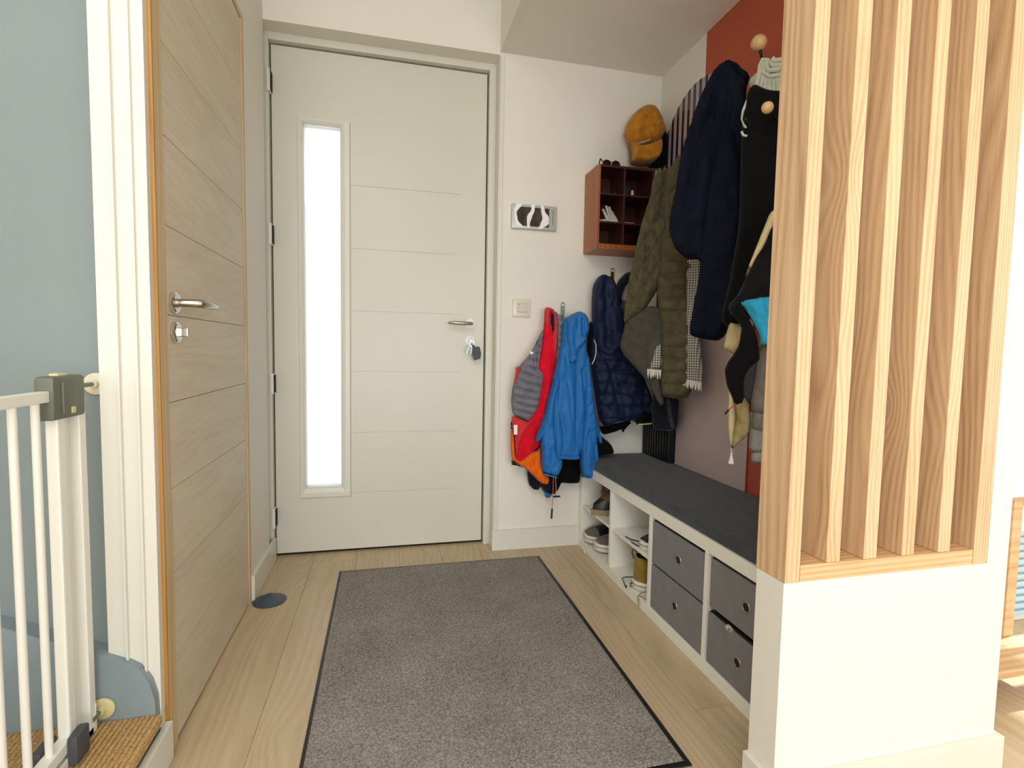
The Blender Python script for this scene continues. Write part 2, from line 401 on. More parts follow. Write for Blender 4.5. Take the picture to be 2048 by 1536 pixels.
# back wall, with the recess of the front door
def wall_box(name, boxes, mat, **kw):
    m = MB()
    for b in boxes: m.box(*b)
    return m.build(name, mat, kind='structure', **kw)
RX0, RX1, RZ = -.521, .512, 2.335
wall_box('wall_back', [(RX1, 1.6, YB, YB+.22, 0, 2.9), (RX0, RX1, YB, YB+.22, RZ, 2.9), (-.75, RX0, YB, YB+.22, 0, 2.9)], 'white_wall')
wall_box('wall_left', [(-.62, XL, 2.135, YB, 0, 2.9), (-.62, XL, 1.345, 2.135, 2.155, 2.9)], 'white_wall')
wall_box('wall_stairs', [(-2.2, -.57, 1.345, 1.42, 0, 2.9)], 'grey_wall')
wall_box('wall_light_block', [(-2.3, -2.2, -3.0, 1.42, 0, 2.81)], 'white_wall')  # unseen wall, added to keep sky light off the grey stair wall
wr = wall_box('wall_right', [(XR, 1.395, .885, YB, 0, ZC+.05)], 'white_wall')
B(XR-.0015, XR+.001, .98, 2.09, .3, ZC).build('paint_field', 'terracotta', wr, label='terracotta painted field of the wall')
wall_box('wall_partition', [(.79, XR, .885, .965, 0, .517)], 'white_wall')
wall_box('wall_living', [(1.395, 4.5, 3.4, 3.5, 0, 2.6)], 'white_wall')
wall_box('ceiling', [(RX1+.04, 4.5, -6.5, 3.5, ZC, ZC+.06)], 'ceiling')
wall_box('ceiling_stairwell', [(-2.2, RX1+.04, -6.5, 2.6, 2.75, 2.81), (RX1, RX1+.04, -6.5, YB-.0005, ZC, 2.75)], 'white_wall')
# baseboards
def board(name, *b): return MB().box(*b, bev=.0015).build(name, 'white_paint', kind='structure')
board('baseboard_back', .505, .951, YB-.014, YB, 0, .1)
board('baseboard_left', XL, XL+.014, 2.137, YB+.08, 0, .1)
m = MB(); m.box(.776, 1.41, .871, .885, 0, .1, bev=.0015); m.box(.776, .79, .871, .965, 0, .1, bev=.0015); m.box(1.395, 1.41, .885, 1.6, 0, .1, bev=.0015)
m.build('baseboard_partition', 'white_paint', kind='structure')
board('baseboard_stairs', XL-.004, XL+.012, -1.2, 1.344, 0, .092)

# ================================================================ FRONT DOOR (door_1)
YD = 2.587
d1 = B(-.4915, .474, YD+.003, YD+.055, .012, 2.297).build('door_1', 'door_white', kind='structure')
def leaf_skin():
    m = MB(); x0, x1 = -.4915, .474; y0, y1 = YD, YD+.004
    gx0, gx1, g = -.156, .352, .0022
    zs = [.286, .575, .865, 1.148, 1.435, 1.722]
    m.box(x0, -.384, y0, y1, .012, 2.297); m.box(gx1, x1, y0, y1, .012, 2.297)
    m.box(-.384, gx1, y0, y1, 1.998, 2.297); m.box(-.384, gx1, y0, y1, .012, .269)
    prev = .269
    for z in zs: m.box(-.16, gx1, y0, y1, prev, z-g); prev = z+g
    m.box(-.16, gx1, y0, y1, prev, 1.998)
    return m
sk = leaf_skin().build('grooved_panel', 'door_white', d1)
# glazing bead: four mitred bevelled members around the slit window
def bead():
    m = MB(); X0, X1, Z0, Z1 = -.386, -.157, .267, 2.0; x0, x1, z0, z1 = -.361, -.203, .318, 1.978
    y = YD
    prof = [(0, y), (.12, y-.011), (.55, y-.013), (.9, y-.006), (1, y+.012)]
    rings = []
    for t, yy in prof:
        rings.append([(X0+(x0-X0)*t, yy, Z0+(z0-Z0)*t), (X1+(x1-X1)*t, yy, Z0+(z0-Z0)*t), (X1+(x1-X1)*t, yy, Z1+(z1-Z1)*t), (X0+(x0-X0)*t, yy, Z1+(z1-Z1)*t)])
    vs = [[m.b.verts.new(q) for q in r_] for r_ in rings]
    for A, Bq in zip(vs, vs[1:]):
        for k in range(4): m.b.faces.new((A[k], A[(k+1) % 4], Bq[(k+1) % 4], Bq[k]))
    return m
be = bead().build('glazing_bead', 'white_paint', d1)
# the slab behind the slit is cut away: rebuild door body around the glass
me = d1.data; bm = bmesh.new()
mb = MB(); mb.b.free(); mb.b = bm
for b in ((-.4915, -.361, YD+.003, YD+.055, .012, 2.297), (-.203, .474, YD+.003, YD+.055, .012, 2.297), (-.361, -.203, YD+.003, YD+.055, .012, .318), (-.361, -.203, YD+.003, YD+.055, 1.978, 2.297)): mb.box(*b)
bmesh.ops.recalc_face_normals(bm, faces=bm.faces); bm.to_mesh(me); bm.free()
B(-.36, -.204, YD+.014, YD+.02, .319, 1.977).build('glass_pane', 'frosted', d1, label='frosted glass slit lit by daylight')
# door frame in the recess
fr = empty('door_1_frame'); fr.name = 'trim_1'; fr['kind'] = 'structure'
YF = 2.555
for nm, b in (('jamb', (RX0, -.497, YF, YF+.09, 0, 2.335)), ('jamb', (.480, RX1, YF, YF+.09, 0, 2.335)), ('head', (-.497, .480, YF, YF+.09, 2.303, 2.335))):
    MB().box(*b, bev=.002).build(nm, 'door_white', fr)
B(-.497, .48, YD+.01, YD+.09, 0, .011).build('under_door_shade', 'dark_gap', fr, label='dark strip with the shade of the gap under the door as its colour')  # dark strip painted as the shade below the leaf
B(-.497, -.4925, YD+.02, YD+.05, .012, 2.3).build('gap_shade_strip', 'dark_gap', fr); B(.4755, .48, YD+.02, YD+.05, .012, 2.3).build('gap_shade_strip', 'dark_gap', fr)  # dark strips stand in for shade between leaf and frame
B(-.497, .48, YD+.02, YD+.05, 2.2985, 2.303).build('gap_shade_strip', 'dark_gap', fr)
board('trim_2', .515, .531, YB-.009, YB, .1, 2.33)
for z in (2.13, 1.473, .808, .19):
    h = MB().box(-.503, -.489, YF-.012, YF+.03, z-.047, z+.047, bev=.004).build('hinge', 'white_paint', d1)
    B(-.4885, -.486, YF-.002, YF+.03, z-.04, z+.04).build('hinge_gap', 'dark_gap', h)
# lever handle, cylinder
h = empty('lever'); COL.objects.unlink(h)
rs = MB().lathe((.404, YD, 1.103), (0, -1, 0), [(0, .0265), (.006, .0265), (.009, .022), (.0095, .012), (.0095, 0)]).build('rose', 'white_print', d1, True, label='white lever rose')
MB().tube([(.406, YD-.008, 1.103), (.406, YD-.042, 1.103), (.399, YD-.052, 1.103), (.37, YD-.055, 1.103), (.32, YD-.052, 1.104), (.293, YD-.046, 1.104)], [.009, .009, .010, .0115, .0105, .006], 14, flat=.8).build('lever', 'satin_nickel', rs, True, label='satin nickel lever')
ry = MB().lathe((.405, YD, 1.02), (0, -1, 0), [(0, .026), (.006, .026), (.009, .021), (.0095, .01), (.0095, 0)]).build('rose', 'white_print', d1, True, label='white cylinder rose')
MB().box(.399, .411, YD-.02, YD-.009, 1.005, 1.032, bev=.003).build('lock_cylinder', 'satin_nickel', ry)
# keys hanging in the lock
ks = empty('bunch_of_keys', (.407, YD-.03, 1.02), label='bunch of silver keys with a black fob hanging in the front door lock', cat='keys')
MB().box(.4055, .4085, YD-.048, YD-.02, 1.01, 1.028, bev=.001).build('key_bow', 'satin_nickel', ks)
pts = [(.407+.011*math.sin(a), YD-.045, 1.006+.013*math.cos(a)) for a in np.linspace(0, 2*PI, 20)]
MB().tube(pts, .0012, 6, cap=False).build('ring', 'chrome', ks, True)
for dx, tilt in ((-.012, -.012), (-.002, -.003)):
    x = .405+dx; m = MB(); m.prism([(x, YD-.046, .998), (x+.007, YD-.046, .998), (x+.006+tilt, YD-.046, .958), (x+tilt, YD-.046, .954), (x+tilt-.001, YD-.046, .97)], (0, .002, 0)); m.build('key', 'steel', ks)
MB().prism([(.408, YD-.048, 1.002), (.418, YD-.048, 1.001), (.424, YD-.048, .985), (.417, YD-.048, .98), (.408, YD-.048, .99)], (0, .005, 0)).build('strap', 'black_plastic', ks)
MB().prism([(.414, YD-.056, .992), (.444, YD-.056, .992), (.452, YD-.056, .962), (.449, YD-.056, .934), (.42, YD-.056, .925), (.408, YD-.056, .957)], (0, .012, 0)).build('fob', 'black_plastic', ks, label='black plastic fob')

# ================================================================ OAK DOOR (door_2) in the left wall
d2 = B(XL-.045, XL-.009, 1.402, 2.108, .006, 2.129).build('door_2', 'oak_frame', kind='structure')
zs = [.006, .215, .424, .632, .841, 1.050, 1.259, 1.464, 1.673, 1.884, 2.129]
for i, (a, b) in enumerate(zip(zs, zs[1:])):
    MB().box(XL-.010, XL-.001, 1.402, 2.108, a+.0006, b-.0006, bev=.0012).build('board', 'oak_door', d2)
f2 = empty('door_2_frame'); f2.name = 'trim_3'; f2['kind'] = 'structure'
for nm, mt, b in (('jamb', 'oak_frame_pale', (XL-.05, XL+.003, 1.353, 1.396, 0, 2.15)), ('jamb', 'oak_frame_pale', (XL-.05, XL+.003, 2.112, 2.137, 0, 2.15)), ('head', 'oak_frame_pale', (XL-.05, XL+.003, 1.396, 2.112, 2.132, 2.15)),
                  ('frame_edge', 'oak_frame', (XL-.022, XL+.003, 1.346, 1.3525, .09, 2.15))):
    MB().box(*b, bev=.0008).build(nm, mt, f2)
B(XL-.03, XL-.012, 1.396, 1.402, .006, 2.13).build('gap_shade_strip', 'dark_gap', f2)  # shade of the leaf gap as a dark strip
# handle
def door2_handle():
    x, y, z = XL, 1.443, 1.081
    r_ = MB().lathe((x, y, z), (1, 0, 0), [(0, .0255), (.007, .0255), (.01, .0225), (.0102, .01), (.0102, 0)]).build('rose', 'chrome', d2, True)
    MB().tube([(x+.009, y, z), (x+.046, y, z), (x+.056, y+.004, z), (x+.06, y+.016, z), (x+.062, y+.05, z), (x+.062, y+.1, z), (x+.058, y+.135, z)], [.0098, .0098, .0102, .0105, .0095, .0085, .006], 16).build('lever', 'satin_nickel', r_, True)
    z = 1.010; y = 1.447
    r_ = MB().lathe((x, y, z), (1, 0, 0), [(0, .0255), (.007, .0255), (.01, .0225), (.0102, .01), (.0102, 0)]).build('rose', 'chrome', d2, True)
    MB().box(x+.009, x+.03, y-.004, y+.004, z-.011, z+.011, bev=.002).build('thumb_turn', 'satin_nickel', r_)
door2_handle()

# ================================================================ STAIR FOOT, casing, stringer
cs = MB()
for x0, x1, y in ((-.603, -.567, 1.316), (-.567, -.563, 1.311), (-.563, -.533, 1.322), (-.533, -.529, 1.317), (-.529, -.505, 1.326)):
    cs.box(x0, x1, y, 1.347, .0 if x0 > -.57 else .2, 2.75)
cs.build('trim_4', 'white_paint', kind='structure')
def stringer():
    top = [(-2.2,0.93),(-0.786,0.372),(-0.686,0.325),(-0.612,0.293),(-0.574,0.275),(-0.54,0.252),(-0.519,0.214),(-0.509,0.175),(-0.508,0.146)]
    pts = [(x, 1.302, z) for x, z in top]+[(top[-1][0], 1.302, 0), (-2.2, 1.302, 0)]
    m = MB(); m.prism(pts, (0, .044, 0)); return m
stringer().build('stair_stringer', 'grey_trim', kind='structure').name = 'trim_5'
# first tread covered in ribbed sisal
st = MB().box(-.86, -.512, -1.2, 1.302, 0, .118).build('stair_step', 'white_paint', label='lowest stair step under ribbed sisal matting, behind the baby gate', cat='step')
m = MB()
for i in range(34):
    x = -.858+i*.0108
    m.tube([(x, -.6, .134), (x, 1.30, .134)], .0056, 6)
m.box(-.862, -.494, -.6, 1.301, .118, .133)
m.build('sisal_covering', 'sisal', st, True, label='ribbed brown sisal covering')
s2 = MB().box(-1.25, -.866, -1.2, 1.302, 0, .30).build('stair_step', 'white_paint', label='second stair step at the far left of the sisal step', cat='step')
m = MB()
for i in range(35): m.tube([(-1.247+i*.0108, -.6, .316), (-1.247+i*.0108, 1.30, .316)], .0056, 6)
m.box(-1.25, -.864, -.6, 1.301, .30, .315); m.build('sisal_covering', 'sisal', s2, True)

# ================================================================ BABY GATE
XG = -.623
gt = empty('baby_gate', (XG, 1.2, .14), label='white metal baby gate with olive-grey latch across the stair foot', cat='baby gate')
def gate():
    m = MB(); m.box(XG-.009, XG+.009, .30, 1.178, .868, .889, bev=.002); m.build('top_rail', 'gate_white', gt)
    m = MB(); m.box(XG-.012, XG+.012, .30, 1.20, .168, .192, bev=.002); m.build('bottom_rail', 'gate_white', gt)
    y = 1.134; 
    while y > .32:
        MB().tube([(XG, y, .19), (XG, y, .87)], .0068, 12).build('bar', 'gate_white', gt, True); y -= .0615
    MB().box(XG-.011, XG+.011, 1.180, 1.205, .175, .87, bev=.004).build('gate_stile', 'gate_white', gt)
    # U-shaped fixed frame: web, two flanges, bottom rail
    m = MB(); m.box(XG-.014, XG-.008, 1.222, 1.264, .142, .87, bev=.001); m.box(XG-.014, XG+.012, 1.252, 1.276, .142, .87, bev=.003); m.box(XG-.004, XG+.004, 1.206, 1.224, .16, .87, bev=.001)
    m.build('frame_post', 'gate_white', gt)
    m = MB(); m.box(XG-.013, XG+.013, .30, 1.262, .1405, .158, bev=.002); m.build('frame_rail', 'gate_white', gt)
    MB().prism([(XG-.012, 1.274, .20), (XG-.012, 1.274, .142), (XG-.012, 1.215, .142), (XG-.012, 1.215, .156), (XG-.012, 1.26, .156)], (.025, 0, 0)).build('corner_bracket', 'gate_white', gt)
    # latch housing
    lt = MB().box(XG-.017, XG+.017, 1.160, 1.268, .832, .916, bev=.008).build('latch_housing', 'gate_grey', gt, True, label='olive-grey plastic latch housing')
    MB().box(XG+.012, XG+.021, 1.185, 1.235, .84, .905, bev=.004).build('latch_slider', 'gate_grey', lt, True)
    MB().box(XG-.008, XG+.008, 1.192, 1.225, .914, .921, bev=.003).build('release_button', 'gate_yellow', lt, True, label='yellowed release button')
    MB().box(XG+.016, XG+.0225, 1.207, 1.221, .842, .855, bev=.002).build('lock_button', 'gate_yellow', lt, True, label='yellowed lock button')
    # dark clips at the hinge foot
    MB().box(XG+.012, XG+.03, 1.165, 1.212, .142, .2, bev=.004).build('foot_clip', 'gate_dark', gt, True, label='dark grey plastic foot clip')
    MB().box(XG-.03, XG-.013, 1.13, 1.185, .15, .2, bev=.004).build('foot_clip', 'gate_dark', gt, True, label='dark grey plastic foot clip')
    for x, z, mt, y1 in ((-.621, .891, 'gate_cream', 1.344), (-.609, .171, 'gate_yellow', 1.300)):
        MB().tube([(x-.002, 1.26, z), (x-.002, y1-.006, z)], .0048, 10).build('threaded_rod', 'steel', gt, True)
        MB().lathe((x, y1, z), (0, -1, 0), [(0, .024), (.005, .024), (.007, .021), (.0075, .009), (.016, .0075), (.016, 0)]).build('wall_cup', mt, gt, True, label='round plastic wall cup')
    m = MB(); m.prism([(XG+.022, 1.343, .902), (XG+.038, 1.343, .912), (XG+.043, 1.343, .904), (XG+.05, 1.343, .898), (XG+.043, 1.343, .894), (XG+.034, 1.343, .888)], (0, -.004, 0)); m.build('adhesive_tab', 'gate_cream', gt)
gate()

# ================================================================ SLATTED SCREEN
sc = empty('slatted_screen', (.79, .965, .517), label='light fir slatted screen standing on the white half wall', cat='room divider')
xs = [.788, .890, .9845, 1.0845, 1.185, 1.287]
for i, x in enumerate(xs):
    if i in (0, 5):
        w = .036 if i == 0 else .042
        MB().box(x+(.0015 if i == 0 else 0), x+w, .882, .968, .5175, ZC-.001, bev=.0012).build('post', 'fir', sc)
    else: MB().box(x, x+.034, .884, .966, .5525, ZC-.001, bev=.0012).build('slat', 'fir', sc)
MB().box(.826, 1.286, .883, .967, .5175, .552, bev=.0012).build('bottom_rail', 'fir_h', sc)

# ================================================================ BENCH (shelf unit on its side)
XB, YB1 = .951, YB-.002; YB0 = YB1-1.47
bn = empty('shoe_bench', (XB, YB1, 0), label='white open-fronted shelf bench along the right wall', cat='bench')
def bench():
    def pan(nm, *b): MB().box(*b, bev=.0008).build(nm, 'laminate', bn)
    pan('top_board', XB, XR-.002, YB0, YB1, .379, .42)
    pan('bottom_board', XB, XR-.002, YB0, YB1, 0, .041)
    pan('end_panel', XB, XR-.002, YB1-.041, YB1, .041, .379); pan('end_panel', XB, XR-.002, YB0, YB0+.041, .041, .379)
    for s in (.376, .727, 1.078): pan('divider', XB, XR-.002, YB1-s-.018, YB1-s, .041, .379)
    B(XR-.008, XR-.003, YB0+.041, YB1-.041, .041, .379).build('back_panel', 'laminate', bn)
    pan('shelf', XB+.006, XR-.009, YB1-.376, YB1-.041, .205, .216)
    pan('shelf', XB+.006, XR-.009, YB1-.727, YB1-.394, .205, .216)
bench()
cu = MB().box(XB+.006, XR-.004, YB0, YB1-.004, .4205, .462, bev=.012).build('bench_cushion', 'cushion', None, True, .9, label='long charcoal fabric seat cushion lying on the white bench', cat='cushion')
def drawer(y0, y1, z0, z1, label, dx=0., dy=0.):
    r_ = empty('fabric_box', (XB+.02, (y0+y1)/2, z0), label=label, cat='storage box', group='grey fabric boxes in the bench')
    x = XB+.004+dx
    m = MB(); m.box(x, XR-.03, y0, y1, z0+.001, z1, bev=.003); m.build('body', 'box_grey', r_)
    yc, zc = (y0+y1)/2+dy, (z0+z1)/2
    g = MB(); R, rr = .0145, .0032
    pr = [(-.0005+rr*.8*math.sin(a), R+rr*math.cos(a)) for a in np.linspace(0, PI, 9)]
    g.lathe((x, yc, zc), (-1, 0, 0), pr[::-1], 32); g.build('grommet', 'satin_nickel', r_, True, label='metal ring handle hole')
    MB().lathe((x, yc, zc), (-1, 0, 0), [(.0002, .0), (.0006, .0), (.0006, .0125), (.0002, .0125)], 24).build('grommet_hole', 'box_black', r_)
    B(x+.006, XR-.034, y0+.003, y1-.003, z1-.002, z1+.0035).build('lining', 'box_black', r_)  # added dark slab, shade of the gap above the box as colour
    return r_
def col_y(k): return (YB1-(.745, 1.096)[k]-.335+.004, YB1-(.745, 1.096)[k]-.004)
a, b = col_y(0)
drawer(a, b, .209, .366, 'grey fabric box, upper one of the pair in the bay beside the shoes', dy=-.012)
drawer(a, b, .042, .203, 'grey fabric box, lower one of the pair in the bay beside the shoes')
a, b = col_y(1)
drawer(a, b, .216, .366, 'grey fabric box, upper one in the bay at the half wall', dx=.003)
drawer(a, b, .042, .199, 'grey fabric box, lower one in the bay at the half wall', dy=.022)
# white rag sticking out between the two boxes of the last bay
sp = (0.962,1.26,90)
rg = empty('white_rag', (.955, 1.24, .2), label='crumpled white rag poking out between two grey fabric boxes', cat='cloth')
cloth('fold', 'white_cloth', sp, [(-0.0357,0.1935),(-0.0203,0.2046),(-0.0021,0.2024),(0.0113,0.1994),(0.0056,0.1875),(-0.0099,0.1849),(-0.026,0.1881)], rg, T=.012, Tb=.006, r=.012, step=.004, nz=.003, nf=(60, 60))

# ================================================================ SHOES
def shoe(name, loc, rz, L, W, H, mats, laces=True, rx=0., ry=0., tongue=True, low=True, **kw):
    """toe points to +y of the shoe; mats: upper, sole, toe, collar, lace"""
    up_, so, toe, colr, lc = mats; root = empty(name, loc, **kw); root.rotation_euler = (rx, ry, rz)
    def foot(t):   # half width along the length, 0 heel .. 1 toe
        return W/2*(.72+.28*math.sin(min(1, t/.7)*PI/2))*(1-max(0, (t-.72)/.28)**2.4*.55)*(1-max(0, (.08-t)/.08)**2*.35)
    def local(o): return o
    def raw(m, nm, mt, par=root, sm=True, **k):
        loc0 = root.location.copy(); root.location = (0, 0, 0)
        L2 = par.location.copy() if par is not root else None
        o = m.build(nm, mt, par, sm, .8, **k); root.location = loc0; return o
    N, n = 16, 18
    def outline(g, z):
        P = []
        for i in range(N+1): t = i/N; P.append((foot(t)+g, t*L))
        P = [(x if 0 < i < N else x*.55, y+(g if i == N else (-g if i == 0 else 0))) for i, (x, y) in enumerate(P)]
        return [(x, y-L/2, z) for x, y in P]+[(-x, y-L/2, z) for x, y in P[::-1]]
    m = MB(); sh = .034
    rings = [[m.b.verts.new(q) for q in outline(g, z)] for g, z in ((0, 0), (.003, .004), (.003, sh-.004), (0, sh))]
    for A, Bq in zip(rings, rings[1:]):
        for k in range(len(A)): m.b.faces.new((A[k], A[(k+1) % len(A)], Bq[(k+1) % len(A)], Bq[k]))
    m.b.faces.new(rings[0]); m.b.faces.new(rings[-1]); raw(m, 'sole', so)
    # stripe round the sole
    m = MB(); m.tube([tuple(Vector(q)) for q in outline(.0035, sh*.6)]+[outline(.0035, sh*.6)[0]], .0014, 5, cap=False); raw(m, 'sole_stripe', 'sole_stripe')
    def sec(t):
        hw = foot(t)*.97
        if t < .42: hh = H*(1-.12*t/.42)
        elif t < .62: hh = H*(.88-(t-.42)/.2*.36)
        else: hh = H*(.52-.24*((t-.62)/.38)**1.3)
        return hw, hh
    m = MB(); R = []
    for i in range(N+1):
        t = .01+.975*i/N; hw, hh = sec(t); ring = []
        if i == 0: hw *= .5
        if i == N: hw *= .5; hh *= .45
        y = t*L-L/2
        open_ = .05 < t < .56
        for k in range(n+1):
            a = PI*k/n; cx, cz = math.cos(a), math.sin(a)
            px_ = hw*math.copysign(abs(cx)**.75, cx); pz = (hh-sh)*cz**.8 if cz > 0 else 0
            if open_:
                lim = .52*hw*math.sin(PI*(t-.05)/.51)**.4
                if abs(px_) < lim and cz > .5: pz = (hh-sh)*max(.35, cz**.8-.65)
            ring.append(m.b.verts.new((px_*(1-.18*cz), y, sh+pz)))
        R.append(ring)
    for A, Bq in zip(R, R[1:]):
        for k in range(n): m.b.faces.new((A[k], A[k+1], Bq[k+1], Bq[k]))
    m.b.faces.new(R[0]); m.b.faces.new(R[-1]); uo = raw(m, 'upper', up_)
    # padded collar
    C_ = []
    for a in np.linspace(0, 2*PI, 26)[:-1]:
        t = .27+.24*math.sin(a); hw, hh = sec(min(max(t, .03), .55)); C_.append((hw*.62*math.cos(a), t*L-L/2, sh+(hh-sh)*(.97 if math.sin(a) < .2 else .93)))
    C_.append(C_[0]); m = MB(); m.tube(C_, .0048, 8, cap=False); raw(m, 'collar', colr)
    if tongue:
        m = MB(); y0 = .40*L-L/2; y1 = .6*L-L/2; m.tube([(0, y0, H*1.04), (0, (y0+y1)/2, H*.86), (0, y1, H*.58)], [.02, .022, .018], 12, flat=.22); raw(m, 'tongue', colr)
    if toe != up_:
        m = MB(); R = []
        for i in range(7):
            t = .8+.185*i/6; hw, hh = sec(t)
            if i == 6: hw *= .5; hh *= .5
            R.append([m.b.verts.new(((hw*math.copysign(abs(math.cos(PI*k/12))**.75, math.cos(PI*k/12)))*(1-.18*math.sin(PI*k/12))*1.03, t*L-L/2+.0015, sh+(hh-sh)*abs(math.sin(PI*k/12))**.8+.0018)) for k in range(13)])
        for A, Bq in zip(R, R[1:]):
            for k in range(12): m.b.faces.new((A[k], A[k+1], Bq[k+1], Bq[k]))
        raw(m, 'toe_cap', toe)
    if laces:
        for i in range(4):
            t = .46+.05*i; hw, hh = sec(t); y = t*L-L/2; z = sh+(hh-sh)+.003
            m = MB(); m.tube([(-hw*.42, y, z-.006), (-hw*.2, y+.004, z+.003), (hw*.2, y-.004, z+.003), (hw*.42, y, z-.006)], .0022, 6); raw(m, 'lace', lc)
    return root
Z0 = .0415; ZS = .2165
# bay 1, upper: worn leather boot
def boot():
    y, x = 2.27, 1.045
    r_ = empty('leather_boot', (x, y, ZS), label='dark leather ankle boot with worn brown shaft on the top shelf of the first bay', cat='boot')
    P = []
    for a in np.linspace(0, 2*PI, 25)[:-1]: P.append((math.cos(a), math.sin(a)))
    def ring(m, cx, cy, sx, sy, z): return [m.b.verts.new((cx+px_*sx, cy+py_*sy, z)) for px_, py_ in P]
    def loft(secs):
        m = MB(); R = [ring(m, *s) for s in secs]
        for A, Bq in zip(R, R[1:]):
            for k in range(24): m.b.faces.new((A[k], A[(k+1) % 24], Bq[(k+1) % 24], Bq[k]))
        m.b.faces.new(R[0]); m.b.faces.new(R[-1]); return m
    loft([(x+.02, y, .125, .046, ZS), (x+.02, y, .127, .048, ZS+.006), (x+.02, y, .127, .048, ZS+.022), (x+.02, y, .122, .044, ZS+.026)]).build('sole', 'sole_tan', r_, True)
    loft([(x+.02, y, .12, .043, ZS+.026), (x+.022, y, .118, .044, ZS+.05), (x+.035, y, .10, .042, ZS+.075), (x+.05, y, .08, .04, ZS+.09)]).build('vamp', 'boot_black', r_, True)
    loft([(x+.03, y, .10, .0425, ZS+.07), (x+.045, y, .08, .041, ZS+.1), (x+.055, y-.003, .07, .045, ZS+.125), (x+.05, y, .076, .05, ZS+.14), (x+.052, y, .06, .04, ZS+.138)]).build('shaft', 'boot_brown', r_, True)
    m = MB()
    for k in range(6):
        yy = y+.03-.012*k; m.tube([(x-.03+.003*k, yy, ZS+.12), (x-.045, yy+.008, ZS+.1), (x-.04, yy+.003, ZS+.075)], .0016, 5)
    m.build('frayed_lace', 'boot_brown', r_, True)
    m = MB(); m.prism([(x-.015, y+.045, ZS+.142), (x-.035, y+.06, ZS+.13), (x-.03, y+.055, ZS+.08), (x-.02, y+.04, ZS+.09)], (.004, .002, 0)); m.build('flap', 'boot_brown', r_)
boot()
shoe('sneaker', (1.085, 2.371, Z0+.008), PI/2+.03, .27, .104, .145, ('sneaker_black', 'sole_white', 'sneaker_grey', 'sneaker_grey', 'lace_white'), ry=-.05, rx=.04, label='grey and black sneaker with striped sole, left one at the bottom of the first bay', cat='shoe', group='pair of grey and black sneakers')
shoe('sneaker', (1.09, 2.245, Z0+.008), PI/2-.10, .27, .104, .145, ('sneaker_grey', 'sole_white', 'sneaker_grey', 'sneaker_grey', 'lace_white'), rx=.03, label='grey sneaker with white lace, right one at the bottom of the first bay', cat='shoe', group='pair of grey and black sneakers')
shoe('sneaker', (1.10, 1.835, ZS+.001), PI/2+.12, .27, .092, .115, ('boot_black', 'sole_white', 'sneaker_black', 'sneaker_grey', 'lace_black'), label='black sneaker with white sole on the upper shelf of the second bay', cat='shoe')
cs_ = shoe('canvas_shoe', (1.10, 1.875, Z0+.002), -PI/2+.08, .275, .112, .135, ('shoe_olive', 'sole_white', 'shoe_olive', 'black_cloth', 'lace_black'), label='olive-mustard canvas shoe with white sole, bottom of the second bay', cat='shoe')
MB().tube([(.968, 1.887, Z0+.115), (.960, 1.887, Z0+.140), (.966, 1.887, Z0+.152), (.98, 1.887, Z0+.142), (.983, 1.887, Z0+.118)], .004, 8, flat=.5).build('pull_tab', 'boot_black', None, True)
po = bpy.data.objects['pull_tab']; bpy.context.view_layer.update(); po.parent = cs_; po.matrix_parent_inverse = cs_.matrix_world.inverted()
# loose laces
def laces(nm, mat, runs, label, r=.0022):
    m = MB()
    for pts in runs: m.tube(pts, r, 6)
    o = m.build(nm, mat, None, True, 1.2); tag(o, label, 'shoelace'); return o
laces('shoelace', 'lace_black', [[(.99, 1.87, ZS+.012), (.972, 1.925, ZS+.003), (.965, 1.96, ZS+.003)], [(.985, 1.81, ZS+.012), (.966, 1.86, ZS+.003), (.962, 1.90, ZS+.003)]], 'two loose black lace ends lying on the upper shelf of the second bay')
laces('shoelace', 'lace_black', [[(.97, 1.88, Z0+.04), (.958, 1.93, Z0+.02), (.953, 1.955, Z0+.004), (.949, 1.93, .042), (.945, 1.90, .03), (.944, 1.895, .043)], [(.965, 1.865, Z0+.03), (.955, 1.885, Z0+.012), (.953, 1.872, Z0+.004)]], 'loose black laces of the olive canvas shoe hanging over the bottom board')
laces('shoelace', 'lace_white', [[(.985, 2.36, Z0+.012), (.955, 2.385, Z0+.006), (.944, 2.385, .030), (.940, 2.345, .014), (.939, 2.335, .004)], [(.97, 2.37, Z0+.006), (.957, 2.41, Z0+.004), (.946, 2.405, .035)]], 'white shoelace trailing over the front of the bench beside the back wall', .0034)
laces('shoelace', 'sole_tan', [[(.965, 1.775, Z0+.03), (.957, 1.80, Z0+.012), (.946, 1.803, .038), (.944, 1.79, .022)], [(.965, 1.76, Z0+.004), (.954, 1.80, Z0+.002), (.947, 1.795, .022), (.945, 1.79, .005)]], 'tan and white lace ends dangling at the third bay divider')

